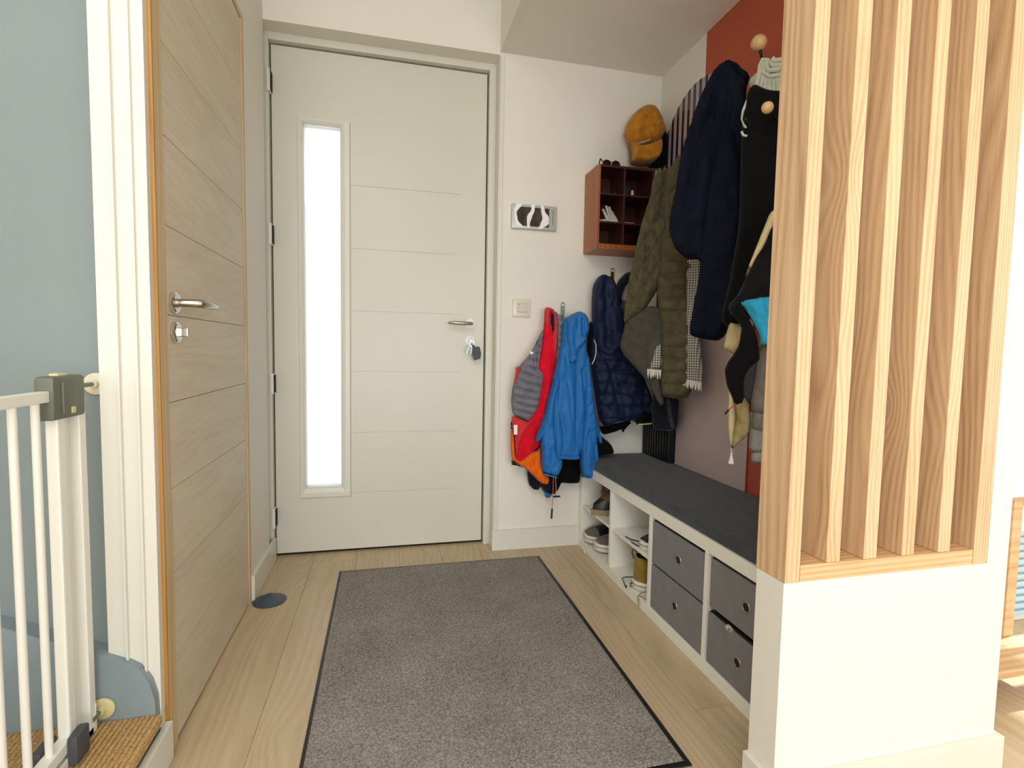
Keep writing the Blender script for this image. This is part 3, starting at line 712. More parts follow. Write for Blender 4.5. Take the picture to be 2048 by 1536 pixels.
# ================================================================ DOORMAT, DOOR STOP
mt = MB().box(-.194, .712, 1.055, 2.347, 0.0005, .005, bev=.002).build('doormat', 'black_plastic', label='large grey-brown pile doormat with thin black rubber border', cat='doormat')
def pile():
    m = MB(); nx, ny = 150, 210; x0, x1, y0, y1 = -.184, .697, 1.068, 2.337
    g = [[m.b.verts.new((x0+(x1-x0)*i/nx, y0+(y1-y0)*j/ny, .0062+(0 if i in (0, nx) or j in (0, ny) else .0016+.0016*noise.noise(Vector((i*.9, j*.9, 1)))))) for i in range(nx+1)] for j in range(ny+1)]
    for j in range(ny):
        for i in range(nx): m.b.faces.new((g[j][i], g[j][i+1], g[j+1][i+1], g[j+1][i]))
    return m
pile().build('pile', 'pile', mt, True, kind='stuff')
MB().lathe((-.432, 2.128, 0.0), (0, 0, 1), [(0, .0), (0, .060), (.003, .0605), (.005, .058), (.010, .045), (.0105, .044), (.016, .031), (.0165, .030), (.023, .016), (.028, .009), (.0295, .0)], 40).build('door_stop', 'rubber', None, True, .35, origin=(-.432, 2.128, 0), label='conical blue-grey rubber door stop on the floor by the oak door', cat='door stop')

# ================================================================ BACK WALL ITEMS
def intercom():
    r_ = empty('intercom_panel', (.685, YB, 1.61), label='silver intercom panel with dark screen crossed by white curves', cat='intercom')
    y = YB; X0, X1, ZA, ZB = .574, .797, 1.551, 1.667
    MB().box(X0, X1, y-.02, y, ZA, ZB, bev=.007).build('housing', 'bezel', r_, True)
    MB().box(X0+.022, X1-.040, y-.0215, y-.018, ZA+.014, ZB-.014, bev=.001).build('screen', 'screen', r_)
    def crv(L, R):   # two edge curves give one white wave, thin relief
        m = MB(); n = 12
        def bz(P, t):
            k = (len(P)-1)*t; i = min(int(k), len(P)-2); f = k-i; f = f*f*(3-2*f); return P[i][0]+(P[i+1][0]-P[i][0])*f, P[i][1]+(P[i+1][1]-P[i][1])*(k-i)
        a = [bz(L, i/n) for i in range(n+1)]; b = [bz(R, i/n) for i in range(n+1)]
        va = [[m.b.verts.new((q[0], yy, q[1])) for q in S_] for S_ in (a, b) for yy in (y-.0228, y-.0205)]
        for i in range(n):
            m.b.faces.new((va[0][i], va[0][i+1], va[2][i+1], va[2][i])); m.b.faces.new((va[0][i], va[1][i], va[1][i+1], va[0][i+1])); m.b.faces.new((va[2][i], va[2][i+1], va[3][i+1], va[3][i]))
        return m
    def X(u): return X0+(u-190)/1520*(X1-X0)
    def Z(v): return ZB-(v-310)/890*(ZB-ZA)
    def Q(s): return [(X(float(w.split(',')[0])), Z(float(w.split(',')[1])-.045*(float(w.split(',')[0])-190))) for w in s.split()]
    for L, R in (('340,330 260,520 275,800 320,1140', '530,340 340,650 380,900 580,1180'), ('820,350 830,520 690,780 690,1000 710,1180', '955,360 940,560 850,820 790,1000 790,1190'), ('1140,370 1160,560 1210,830 1130,1080 1070,1210', '1250,380 1290,590 1425,780 1425,1020 1200,1210')):
        crv(Q(L), Q(R)).build('white_wave', 'white_print', r_)
    for k in range(7): MB().lathe((X1-.021, y-.02, ZB-.025-k*.0105), (0, -1, 0), [(0, .0028), (.0012, .0028), (.0014, 0)], 12).build('button', 'gate_dark', r_)
intercom()
sw = empty('light_switch', (.632, YB, 1.18), label='square white light switch on the wall beside the front door', cat='light switch')
MB().box(.588, .677, YB-.011, YB, 1.139, 1.224, bev=.004).build('plate', 'switch', sw, True)
MB().box(.6115, .6565, YB-.0135, YB-.010, 1.1605, 1.2045, bev=.001).build('rocker_surround', 'sole_tan', sw)
MB().box(.6125, .6555, YB-.0155, YB-.012, 1.1615, 1.2035, bev=.001).build('rocker', 'switch_d', sw)
MB().lathe((.619, YB-.0155, 1.196), (0, -1, 0), [(0, .0022), (.0006, .0022), (.0006, 0)], 12).build('indicator', 'gate_dark', sw)
def wall_hook(x, z0, z1, mat, lab):
    r_ = empty('coat_hook', (x, YB, z0), label=lab, cat='hook'); y = YB; w = .0095
    m = MB(); m.tube([(x-w, y-.004, z0), (x-w, y-.004, z1-w)]+[(x-w*math.cos(a), y-.004, z1-w+w*math.sin(a)) for a in np.linspace(0, PI, 9)]+[(x+w, y-.004, z1-w), (x+w, y-.004, z0)], .0022, 8); m.build('rim', mat, r_, True)
    MB().box(x-w, x+w, y-.004, y, z0, z1-w*1.6, bev=.001).build('plate', mat, r_)
    for zz in (z1-.028, z1-.052): MB().lathe((x, y-.004, zz), (0, -1, 0), [(0, .003), (.0015, .003), (.002, 0)], 10).build('screw', 'chrome', r_)
    MB().tube([(x, y-.004, z0+.01), (x, y-.03, z0-.01), (x, y-.05, z0-.005), (x, y-.055, z0+.01)], .004, 8).build('prong', mat, r_, True)
wall_hook(.841, 1.125, 1.214, 'steel', 'grey metal coat hook above the blue jacket')
wall_hook(1.098, 1.29, 1.392, 'brass', 'brass coat hook above the navy puffer jacket')
# wooden pigeonhole cabinet
CX0, CX1, CY0, CZ0, CZ1 = .941, 1.222, 2.300, 1.452, 1.832
pg = empty('pigeonhole_shelf', (CX0, YB, CZ0), label='small mahogany pigeonhole shelf with six cells on the back wall', cat='shelf')
t_ = .011
MB().box(CX0, CX0+t_, CY0, YB-.001, CZ0, CZ1, bev=.001).build('side_panel', 'mahogany', pg, label='reddish side panel with sunlight put into its colour')
MB().box(CX1-t_, CX1, CY0, YB-.001, CZ0, CZ1, bev=.001).build('side_panel', 'mahogany_shade', pg)
MB().box(CX0+t_, CX1-t_, CY0, YB-.001, CZ1-t_, CZ1, bev=.001).build('top_panel', 'mahogany_shade', pg)
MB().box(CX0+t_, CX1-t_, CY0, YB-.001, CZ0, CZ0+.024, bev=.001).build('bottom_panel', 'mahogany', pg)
B(CX0+t_, CX1-t_, YB-.008, YB-.002, CZ0+.024, CZ1-t_).build('back_panel', 'mahogany_shade', pg)
MB().box(1.068, 1.076, CY0+.002, YB-.008, CZ0+.024, CZ1-t_, bev=.0005).build('divider', 'mahogany_shade', pg)
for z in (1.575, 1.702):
    for xa, xb in ((CX0+t_, 1.068), (1.076, CX1-t_)): MB().box(xa, xb, CY0+.003, YB-.008, z-.004, z+.004, bev=.0005).build('shelf', 'mahogany_shade', pg)
# contents
gl = empty('sunglasses', (1.0, 2.36, CZ1+.001), label='dark sunglasses standing on top of the pigeonhole shelf', cat='sunglasses')
for dx in (0, .045):
    P = [(1.0+dx+.02*math.cos(a)*1.05, 2.345, CZ1+.02+.018*math.sin(a)) for a in np.linspace(0, 2*PI, 20)[:-1]]
    MB().prism(P, (0, .003, 0)).build('lens', 'lens_dark', gl)
MB().tube([(.98, 2.348, CZ1+.028), (.972, 2.36, CZ1+.045), (.985, 2.42, CZ1+.01)], .0028, 6).build('temple', 'lens_dark', gl, True)
MB().tube([(1.064, 2.348, CZ1+.026), (1.072, 2.38, CZ1+.018), (1.06, 2.43, CZ1+.004)], .0028, 6).build('temple', 'lens_dark', gl, True)
MB().tube([(1.018, 2.346, CZ1+.026), (1.0225, 2.344, CZ1+.03), (1.027, 2.346, CZ1+.026)], .002, 6).build('bridge', 'lens_dark', gl, True)
gp = empty('folded_gloves', (1.02, 2.36, 1.58), label='pale folded gloves in the middle left cell of the pigeonhole shelf', cat='gloves')
for i, (dx, h_) in enumerate(((-.028, .06), (-.010, .078), (.008, .076), (.024, .058))):
    x = 1.015+dx; MB().tube([(x+.022, 2.325+.006*i, 1.584), (x+.014, 2.33+.006*i, 1.60), (x-.006, 2.335+.006*i, 1.58+h_)], [.010, .014, .009], 10, flat=.6).build('finger', 'white_cloth', gp, True)
MB().tube([(.958, 2.33, 1.585), (.99, 2.325, 1.587), (1.045, 2.325, 1.586)], [.004, .0065, .007], 10).build('cuff', 'white_cloth', gp, True)
for nm, x, z, s, mt_, lb, ct in (('trinket', 1.04, 1.7065, .013, 'lens_dark', 'small dark trinket in the top left cell of the pigeonhole shelf', 'trinket'), ('key_case', 1.098, 1.7065, .016, 'black_plastic', 'black key case in the top right cell of the pigeonhole shelf', 'case'), ('lip_balm', 1.122, 1.7065, .007, 'white_cloth', 'small pale tube in the top right cell of the pigeonhole shelf', 'tube'), ('paper_slip', 1.10, 1.5795, .0, 'white_cloth', 'flat white slip in the middle right cell of the pigeonhole shelf', 'paper'), ('coin_purse', .972, 1.4765, .012, 'black_plastic', 'small black purse in the bottom left cell of the pigeonhole shelf', 'purse')):
    if nm == 'paper_slip': o = MB().box(x-.02, x+.03, 2.31, 2.36, z, z+.003, bev=.0008).build(nm, mt_, None, label=lb, cat=ct)
    elif nm == 'trinket':
        o = MB().lathe((x, 2.33, z), (0, 0, 1), [(0, .012), (.006, .014), (.011, .008), (.016, .01), (.024, .004), (.025, 0)], 16).build(nm, mt_, None, True, label=lb, cat=ct)
    elif nm == 'lip_balm': o = MB().lathe((x, 2.325, z), (0, 0, 1), [(0, 0), (0, s), (.02, s), (.021, s*.8), (.028, s*.7), (.029, 0)], 16).build(nm, mt_, None, True, label=lb, cat=ct)
    else: o = MB().box(x-s, x+s, 2.32, 2.345, z, z+(.045 if nm == 'key_case' else .012), bev=.004).build(nm, mt_, None, True, label=lb, cat=ct)
# mustard cap hung on the wall above the shelf
HP = (1.2,2.4,8)
cp = empty('baseball_cap', (1.19, 2.40, 2.0), label='mustard suede baseball cap hanging on the back wall above the mahogany shelf', cat='cap')
cloth('crown', 'mustard', HP, [(0.027,2.1608),(0.0544,2.1554),(0.0805,2.122),(0.1022,2.0764),(0.1136,2.0395),(0.1016,2.0247),(0.0877,1.9981),(0.0658,1.9805),(0.0216,1.964),(-0.0203,1.9547),(-0.0526,1.9577),(-0.0784,1.9915),(-0.0892,2.0189),(-0.0809,2.066),(-0.0576,2.1069),(-0.0267,2.139),(-0.0025,2.1544)], cp, T=.07, Tb=.02, r=.055, step=.005, nz=.004, nf=(25, 25),
      folds=[([(0.027,2.1585),(0.0046,2.0942),(-0.0285,1.9754)], -.003, .004), ([(0.027,2.1585),(0.0674,2.0744),(0.0704,1.9925)], -.003, .004)])
cloth('brim', 'mustard', HP, [(-0.0681,1.978),(-0.0379,1.9608),(0.0042,1.9631),(0.0533,1.9821),(0.0849,2.005),(0.0891,1.9581),(0.0831,1.9201),(0.064,1.8955),(0.0347,1.8775),(-0.0051,1.8731),(-0.045,1.8782),(-0.0576,1.8846),(-0.0618,1.9361)], cp, T=.06, Tb=-.04, r=.012, step=.005, nz=.001, drop=lambda V: .022*(V[:, 1].max()-V[:, 1])/.1)
lt = MB()      # raised stitched lettering, unreadable in the picture: a short word of small strokes
LW = [(-0.0451,1.9558),(-0.0352,1.9563),(-0.028,1.9614),(-0.0205,1.9594),(-0.0132,1.9645),(-0.0059,1.9672),(0.0015,1.97),(0.0089,1.9727),(0.0161,1.9778)]
for i, (a, z) in enumerate(LW):
    w = (1, .8, 1, 1.9, .8, 1, .9, .8, 1)[i]; o_ = .070-.0003*i
    lt.tube([on(HP, a-.003, z-.003, o_), on(HP, a, z+.0045*w, o_), on(HP, a+.004, z-.002, o_)], .0017, 5)
lt.build('stitched_lettering', 'white_cloth', cp, True)
MB().tube([(1.127, 2.40, 2.003), (1.112, 2.41, 2.012), (1.105, 2.41, 2.018)], [.006, .005, .003], 8, flat=.4).build('strap_end', 'mustard', cp, True)
MB().lathe((1.235, 2.355, 2.068), (0, -.6, 1), [(0, .006), (.004, .005), (.005, 0)], 12).build('top_button', 'mustard', cp, True)
bk = empty('black_beanie', (1.27, 2.42, 1.9), label='black cap hanging behind the mustard cap', cat='cap')
cloth('crown', 'black_cloth', (1.27,2.41,8), [(0.032,2.0725),(0.0528,2.0571),(0.0674,2.0034),(0.0686,1.9082),(0.0494,1.881),(-0.016,1.8753),(-0.0417,1.8907),(-0.0067,1.9638),(0.0026,2.0543)], bk, T=.045, Tb=.02, r=.03, step=.008)

# ================================================================ ARCHED STRIPED PANEL, MAUVE PANEL
ar = empty('striped_arch_panel', (XR, 2.133, .463), label='tall arched lilac panel with dark vertical slats on the right wall', cat='wall panel')
yc, zc, R = 2.133, 1.866, .30
P = [(XR-.007, yc+R*math.cos(a), zc+R*math.sin(a)) for a in np.linspace(0, PI, 61)]+[(XR-.007, yc-R, .463), (XR-.007, yc+R, .463)]
MB().prism(P, (.004, 0, 0)).build('acrylic_sheet', 'acrylic', ar, label='translucent lilac sheet')
y = yc+R-.001
while y > yc-R+.02:
    y0, y1 = y-.017, y
    def zt(v): return zc+math.sqrt(max(0, R*R-(v-yc)**2))
    MB().prism([(XR-.0082, y0, .463), (XR-.0082, y1, .463)]+[(XR-.0082, y1-(y1-y0)*k/5, zt(y1-(y1-y0)*k/5)) for k in range(6)], (.0012, 0, 0)).build('dark_slat', 'lens_dark', ar)
    y -= .0442
mp_ = MB().box(XR-.020, XR-.0085, 1.702, 2.186, .463, 1.32, bev=.001).build('mauve_backboard', 'mauve', None, label='plain mauve board on the wall behind the bench', cat='wall panel')
rb = empty('ribbed_base', (1.28, 2.32, .463), label='dark ribbed base of the arch panel, shade put into its colour', cat='crate')
B(1.296, 1.314, 2.195, 2.462, .463, .64).build('body', 'black_plastic', rb)  # dark backing stands in for the shaded gaps between the bars
for k in range(11): MB().box(1.286, 1.2965, 2.197+k*.0245, 2.209+k*.0245, .463, .632, bev=.001).build('rib', 'black_plastic', rb)
B(1.283, 1.3165, 2.19, 2.464, .632, .643).build('rim', 'gate_dark', rb)

# ================================================================ COAT RACK on the right wall
rk = empty('ball_coat_rack', (XR, 1.7, 2.0), label='black rod coat rack with beech balls above the coats', cat='coat rack')
for y0, y1, z in ((1.42, 1.78, 1.86), (1.42, 2.0, 1.68)): MB().tube([(XR-.02, y0, z), (XR-.02, y1, z)], .005, 10).build('rail', 'black_metal', rk, True)
def peg(pts, r):
    p_ = MB().tube([(XR-.001, pts[0][1], pts[0][2])]+pts, .0048, 10).build('peg', 'black_metal', rk, True)
    x1, y1, z1 = pts[-1]
    MB().lathe((x1, y1, z1-r), (0, 0, 1), [(r*(1-math.cos(a)), r*math.sin(a)) for a in np.linspace(0, PI, 15)], 24).build('ball', 'beech', p_, True, label='beech wood ball')
peg([(1.25, 1.55, 1.86), (1.22, 1.565, 1.89), (1.2, 1.58, 2.009)], .0255)
peg([(1.25, 1.44, 1.68), (1.16, 1.40, 1.66), (1.06,1.345,1.685)], .0165)
peg([(1.27, 1.75, 1.86), (1.23, 1.75, 1.89)], .02)
peg([(1.27, 1.97, 1.68), (1.23, 1.99, 1.70)], .02)
peg([(1.25, 1.42, 1.42), (1.12, 1.30, 1.36)], .0165)
peg([(1.27, 2.16, .80), (1.24, 2.16, .78)], .012)
MB().tube([(XR-.02, 1.42, 1.42), (XR-.02, 2.2, 1.42)], .005, 10).build('rail', 'black_metal', rk, True)
MB().tube([(XR-.02, 1.42, 1.42), (XR-.02, 1.42, 1.93)], .005, 10).build('upright', 'black_metal', rk, True)

# ================================================================ CLOTHES: back wall
# dark ski trousers behind the vest and the blue jacket
PT = (0.85,2.415,0)
tr_ = empty('ski_trousers', (.85, 2.41, .8), label='dark ripstop trousers with salmon cords hanging below the red vest and blue jacket', cat='trousers')
cloth('leg', 'dark_navy', PT, [(-0.199,0.7427),(-0.0799,0.7663),(-0.0413,0.4237),(-0.0385,0.3122),(-0.0583,0.2808),(-0.0786,0.2768),(-0.1045,0.2979),(-0.1202,0.3208),(-0.1249,0.3037),(-0.1552,0.3076),(-0.1783,0.3356),(-0.187,0.3946)], tr_, T=.03, Tb=.02, r=.03, nz=.006, nf=(20, 12), seed=2)
cloth('leg', 'black_cloth', PT, [(-0.0805,0.7904),(0.0856,0.7903),(0.0887,0.494),(0.0847,0.3568),(0.0776,0.3296),(0.0281,0.3292),(-0.0134,0.3359),(-0.0231,0.3115),(-0.0479,0.2754),(-0.0815,0.2894),(-0.0719,0.4247)], tr_, T=.035, Tb=.02, r=.03, nz=.006, nf=(20, 12), seed=4)
cloth('blue_hem', 'blue', PT, [(-0.0971,0.3074),(-0.0585,0.2883),(-0.0606,0.271),(-0.0732,0.2617),(-0.0936,0.2652)], tr_, T=.012, Tb=.012, r=.012, step=.004, label='small blue hem')
MB().tube([(0.782,2.37,0.386), (0.782,2.37,0.289), (0.779,2.37,0.221)], .0018, 6).build('cord', 'salmon_cord', tr_, True, label='salmon cord')
MB().tube([(0.779,2.37,0.221), (0.777,2.37,0.174)], .0048, 8).build('cord_toggle', 'black_plastic', tr_, True)
MB().tube([(0.792,2.37,0.386), (0.797,2.37,0.317), (0.795,2.37,0.288)], .0022, 6).build('cord', 'salmon_cord', tr_, True, label='salmon cord')
MB().tube([(0.782,2.37,0.281), (0.818,2.37,0.28)], .0045, 8).build('cord_toggle', 'black_plastic', tr_, True)
# red, grey and orange child's puffer vest
PV = (0.8,2.385,0)
vs_ = empty('puffer_vest', (.8, 2.385, .9), label="child's grey puffer vest with red fleece lining and orange hem, left of the blue jacket", cat='vest')
cloth('lining', 'red', PV, [(-0.0761,1.176),(-0.0566,1.1813),(-0.0292,1.1659),(-0.0034,1.1246),(-0.0049,0.9831),(-0.0113,0.8405),(-0.039,0.7451),(-0.0517,0.6495),(-0.0544,0.5533),(-0.108,0.5066),(-0.1805,0.4488),(-0.2051,0.4616),(-0.1923,0.5565),(-0.1596,0.6272),(-0.1254,0.7455),(-0.1039,0.8874),(-0.0937,0.9816),(-0.0768,1.099)], vs_, T=.022, Tb=.02, r=.02, nz=.004, nf=(14, 5), cr=(.006, 9, 2, .1), label='bright red fleece lining',
      folds=[([(-0.0533,1.1464),(-0.0544,0.9822),(-0.0462,0.8404),(-0.0746,0.6737)], .01, .02)])
cloth('grey_front', 'vest_grey', PV, [(-0.079,1.0873),(-0.0869,1.0051),(-0.0976,0.9345),(-0.1016,0.8921),(-0.079,0.8734),(-0.0785,0.8497),(-0.0934,0.7454),(-0.1118,0.686),(-0.1478,0.6461),(-0.1724,0.6559),(-0.2213,0.6802),(-0.2297,0.7461),(-0.2235,0.8047),(-0.1989,0.8983),(-0.1421,0.962),(-0.1141,1.0163)], vs_, T=.06, Tb=.0, r=.022, step=.0036, quilt=('h', .036, .014, .25), nz=.003, folds=[([(-0.0855,1.052),(-0.113,0.9695),(-0.1163,0.892),(-0.091,0.8591)], -.012, .005), ([(-0.1322,0.9528),(-0.126,0.8919),(-0.0982,0.852)], -.006, .004)], label='grey quilted front')
cloth('grey_front', 'vest_grey', PV, [(-0.0293,1.1706),(0.0062,1.139),(0.0168,1.1134),(0.0101,0.9833),(-0.0025,0.8882),(-0.0178,0.8999),(-0.0154,1.0065),(-0.0177,1.1007)], vs_, T=.045, Tb=.0, r=.015, step=.0036, quilt=('h', .034, .012), nz=.002, label='grey quilted front')
cloth('collar', 'coral', PV, [(-0.0761,1.1783),(-0.0567,1.1837),(-0.0343,1.1728),(-0.0158,1.1242),(-0.0154,1.0065),(-0.0236,0.9354),(-0.0382,1.0296),(-0.0375,1.1001),(-0.0438,1.1584),(-0.0561,1.1604),(-0.057,1.0949),(-0.0716,1.0875),(-0.0724,1.1225)], vs_, T=.05, Tb=.0, r=.01, step=.005, nz=.001, label='coral red collar edge')
cloth('neck_opening', 'dark_navy', PV, [(-0.0535,1.1534),(-0.0438,1.1608),(-0.036,1.1423),(-0.0344,1.0767),(-0.0389,1.0578),(-0.047,1.0881),(-0.0548,1.1043)], vs_, T=.055, Tb=.0, r=.008, step=.004, nz=0, label='dark slit of the neck opening')  # dark patch stands in for the shade inside the neck
cloth('hem_panel', 'coral', PV, [(-0.2236,0.6778),(-0.1724,0.6559),(-0.1478,0.6461),(-0.1118,0.6837),(-0.1305,0.6387),(-0.171,0.5846),(-0.1872,0.5445),(-0.1956,0.4732),(-0.2052,0.4663),(-0.2118,0.557),(-0.2251,0.6283)], vs_, T=.045, Tb=.0, r=.02, nz=.003, label='coral red lower front')
cloth('hem', 'orange', PV, [(-0.2282,0.6638),(-0.2118,0.557),(-0.2053,0.4735),(-0.1807,0.456),(-0.1324,0.4953),(-0.0956,0.5062),(-0.0788,0.5299),(-0.0689,0.4209),(-0.0326,0.3709),(-0.0419,0.3347),(-0.0797,0.346),(-0.1555,0.4239),(-0.1926,0.442),(-0.2221,0.4621),(-0.2287,0.5574)], vs_, T=.042, Tb=.0, r=.02, nz=.006, nf=(25, 12), label='orange hem panel')
cloth('waistband', 'dark_navy', PV, [(-0.2221,0.4621),(-0.1926,0.442),(-0.1604,0.4217),(-0.1629,0.4218),(-0.1949,0.4349),(-0.2217,0.4382)], vs_, T=.03, Tb=.0, r=.01, step=.005, smooth_out=False)
B(0.574, 0.59, 2.330, 2.338, 0.592, 0.636).build('care_label', 'white_print', vs_)
cloth('armhole_trim', 'coral', PV, [(-0.2109,0.8982),(-0.1942,0.9053),(-0.1914,0.8867),(-0.2029,0.8585),(-0.2117,0.8164),(-0.2192,0.8281),(-0.2103,0.8678)], vs_, T=.045, r=.01, step=.004, nz=0)
MB().prism([on(PV, *q, .02) for q in [(-0.1497,0.9759),(-0.1277,0.9693),(-0.1225,0.9553),(-0.147,0.962)]], (0, -.004, 0)).build('name_tag', 'white_print', vs_)
MB().tube([on(PV, *q, .02) for q in [(-0.116,0.9929),(-0.1165,1.0186),(-0.107,1.0282),(-0.0995,1.019),(-0.1015,1.0002)]], .0018, 6).build('hanging_loop', 'black_plastic', vs_, True)

# blue rain jacket
PJ = (0.92,2.335,0)
bj = empty('rain_jacket', (.92, 2.335, .9), label="child's blue rain jacket hanging hood up on the grey wall hook", cat='jacket')
cloth('body', 'blue', PJ, [(-0.1275,1.0065),(-0.1249,1.099),(-0.1064,1.1411),(-0.0253,1.1483),(-0.0023,1.1257),(-0.0032,0.9854),(0.0132,0.9386),(0.026,0.8441),(0.0506,0.701),(0.0739,0.6046),(0.0938,0.5437),(0.0709,0.537),(0.0595,0.5759),(0.0294,0.5573),(-0.0149,0.5103),(-0.0314,0.4699),(-0.0941,0.4718),(-0.1513,0.4784),(-0.1601,0.538),(-0.1955,0.5861),(-0.2312,0.5516),(-0.2435,0.5636),(-0.2137,0.6381),(-0.1846,0.7501),(-0.1539,0.8901)], bj, T=.05, Tb=.03, r=.03, nz=.004, nf=(16, 4), seed=1, cr=(.007, 11, 2.2, .11),
      folds=[([(-0.1484,0.8668),(-0.1591,0.7031),(-0.1546,0.5141)], -.014, .008), ([(-0.0231,0.8911),(-0.0052,0.7016),(-0.0073,0.5101)], -.015, .009), ([(-0.0926,0.8905),(-0.0877,0.5123)], .008, .03), ([(-0.0005,0.8913),(0.0331,0.6053)], .01, .01)])
cloth('sleeve', 'blue', PJ, [(-0.1582,0.8668),(-0.1286,0.8552),(-0.1603,0.75),(-0.152,0.6088),(-0.1445,0.502),(-0.109,0.4699),(-0.113,0.4294),(-0.1368,0.3896),(-0.1716,0.4005),(-0.2012,0.4088),(-0.2142,0.4449),(-0.2193,0.563),(-0.2068,0.6567),(-0.1852,0.7735)], bj, T=.066, Tb=.0, r=.02, nz=.003, nf=(22, 12), seed=3, cr=(.006, 16, 7, .12))
cloth('sleeve', 'blue', PJ, [(-0.0052,0.8794),(0.0203,0.8678),(0.0455,0.7011),(0.06,0.5566),(0.0744,0.4227),(0.0678,0.384),(0.0295,0.3782),(-0.0114,0.3847),(-0.0233,0.4503),(-0.026,0.5466),(-0.0146,0.6779),(-0.0204,0.7967)], bj, T=.066, Tb=.0, r=.02, nz=.003, nf=(22, 12), seed=5, cr=(.006, 16, 7, .12))
cloth('cuff', 'blue_trim', PJ, [(-0.2062,0.4114),(-0.1716,0.4029),(-0.1319,0.3918),(-0.1366,0.3824),(-0.1714,0.391),(-0.2035,0.4018)], bj, T=.05, Tb=-.02, r=.008, step=.004, smooth_out=False)
cloth('cuff', 'blue_trim', PJ, [(-0.0115,0.3895),(0.0294,0.3831),(0.0703,0.3888),(0.068,0.3791),(0.0297,0.3733),(-0.0087,0.3797)], bj, T=.05, Tb=-.02, r=.008, step=.004, smooth_out=False)
cloth('hood', 'blue', PJ, [(-0.1157,1.1223),(-0.087,1.1463),(-0.0432,1.1663),(-0.0231,1.1577),(-0.0023,1.1257),(0.0016,1.0792),(-0.0096,1.0322),(-0.0336,0.9989),(-0.0529,0.9799),(-0.0518,0.9378),(-0.076,0.9188),(-0.1031,0.9162),(-0.1073,0.9836),(-0.1189,1.053)], bj, T=.085, Tb=.0, r=.025, cr=(.005, 12, 6, .12), nz=.003, nf=(16, 8), seed=7, folds=[([(-0.0445,1.1245),(-0.0351,1.0549),(-0.0051,1.051)], -.016, .007), ([(-0.1011,1.1228),(-0.1024,0.9837)], .006, .012)])
cloth('hem_band', 'blue', PJ, [(-0.1568,0.5023),(-0.0947,0.4934),(-0.027,0.4938),(-0.0288,0.4674),(-0.094,0.4671),(-0.1537,0.4761)], bj, T=.055, Tb=-.01, r=.01, step=.006, nz=.001)
# navy puffer
PN = (1.13,2.365,6)
nv = empty('navy_puffer', (1.13, 2.365, 1.0), label='navy puffer jacket with hood hanging on the brass wall hook', cat='jacket')
cloth('body', 'navy_nylon', PN, [(-0.169,1.1294),(-0.0107,1.1573),(-0.011,1.0128),(-0.0169,0.9643),(0.032,0.9359),(0.0869,0.8879),(0.1179,0.8073),(0.1433,0.7458),(0.1477,0.6964),(0.1133,0.6517),(0.042,0.6418),(-0.0393,0.6394),(-0.0888,0.6099),(-0.1203,0.6516),(-0.138,0.7444),(-0.1558,0.8414),(-0.1738,0.9498),(-0.1804,1.0097)], nv, T=.07, Tb=.04, r=.045, step=.005, quilt=('h', .055, .009), cr=(.008, 7, 3, .1), nz=.006, nf=(12, 8), seed=2)
cloth('hood', 'navy_nylon', PN, [(-0.1676,1.0817),(-0.1735,1.2007),(-0.1711,1.2907),(-0.1477,1.3317),(-0.1212,1.3491),(-0.0912,1.3384),(-0.0656,1.3108),(-0.048,1.2281),(-0.0174,1.1332),(-0.0085,1.0129),(-0.0863,0.939),(-0.1599,0.986)], nv, T=.09, Tb=.03, r=.04, nz=.005, nf=(12, 6), seed=4, cr=(.009, 8, 4, .12), folds=[([(-0.1184,1.3398),(-0.116,1.1785),(-0.096,1.0112)], -.014, .018)])
cloth('sleeve', 'dark_navy', PN, [(-0.0598,1.2873),(-0.0413,1.3283),(-0.0074,1.3603),(0.0273,1.3687),(0.0237,1.3258),(-0.0053,1.2962),(-0.0263,1.2526),(-0.0271,1.2),(-0.0422,1.2044)], nv, T=.05, Tb=.02, r=.03, nz=.004, label='dark shoulder strap')
cloth('sleeve', 'black_cloth', PN, [(-0.1739,1.1293),(-0.1627,1.0818),(-0.1656,1.0099),(-0.1711,0.9426),(-0.1917,0.9735),(-0.1977,1.0093),(-0.1919,1.0692),(-0.1855,1.1052)], nv, T=.045, Tb=.02, r=.02, step=.006, label='dark sleeve edge')
MB().tube([on(PN, *q, .05) for q in [(-0.1712,1.0338),(-0.1606,1.01),(-0.1596,0.974),(-0.1661,0.9427),(-0.1778,0.9184)]], .0042, 8, flat=.5).build('hood_cord', 'sole_white', nv, True)
cloth('cuff', 'black_cloth', PN, [(0.0601,0.7085),(0.1238,0.7161),(0.1477,0.6964),(0.1474,0.6343),(0.1013,0.6269),(0.0627,0.6319),(0.0511,0.6714)], nv, T=.05, Tb=.02, r=.02, step=.006)
cloth('cuff_edge', 'neon', PN, [(0.0678,0.6319),(0.1395,0.6393),(0.1399,0.6269),(0.0707,0.622)], nv, T=.05, Tb=-.02, r=.006, step=.004, smooth_out=False, label='pale yellow cuff edge')
gb = empty('wool_scarf', (1.1, 2.40, .75), label='taupe folded scarf end hanging below the navy puffer jacket', cat='scarf')
cloth('band', 'taupe_band', (1.1,2.41,0), [(-0.0839,0.6522),(-0.0048,0.6686),(0.0948,0.675),(0.0988,0.6397),(0.0369,0.628),(-0.0298,0.6165),(-0.0719,0.6073)], gb, T=.03, Tb=.02, r=.015, step=.006)
cloth('dark_end', 'black_cloth', (1.1,2.41,0), [(-0.0721,0.6123),(0.0369,0.628),(0.085,0.6449),(0.0966,0.6246),(0.065,0.5948),(0.0549,0.5748),(0.0461,0.5952),(0.0115,0.5807),(-0.0548,0.5671)], gb, T=.025, Tb=.02, r=.015, step=.006)
bg_ = empty('black_bag', (1.07, 2.36, .463), label='slumped black bag on the bench end beside the blue jacket', cat='bag')
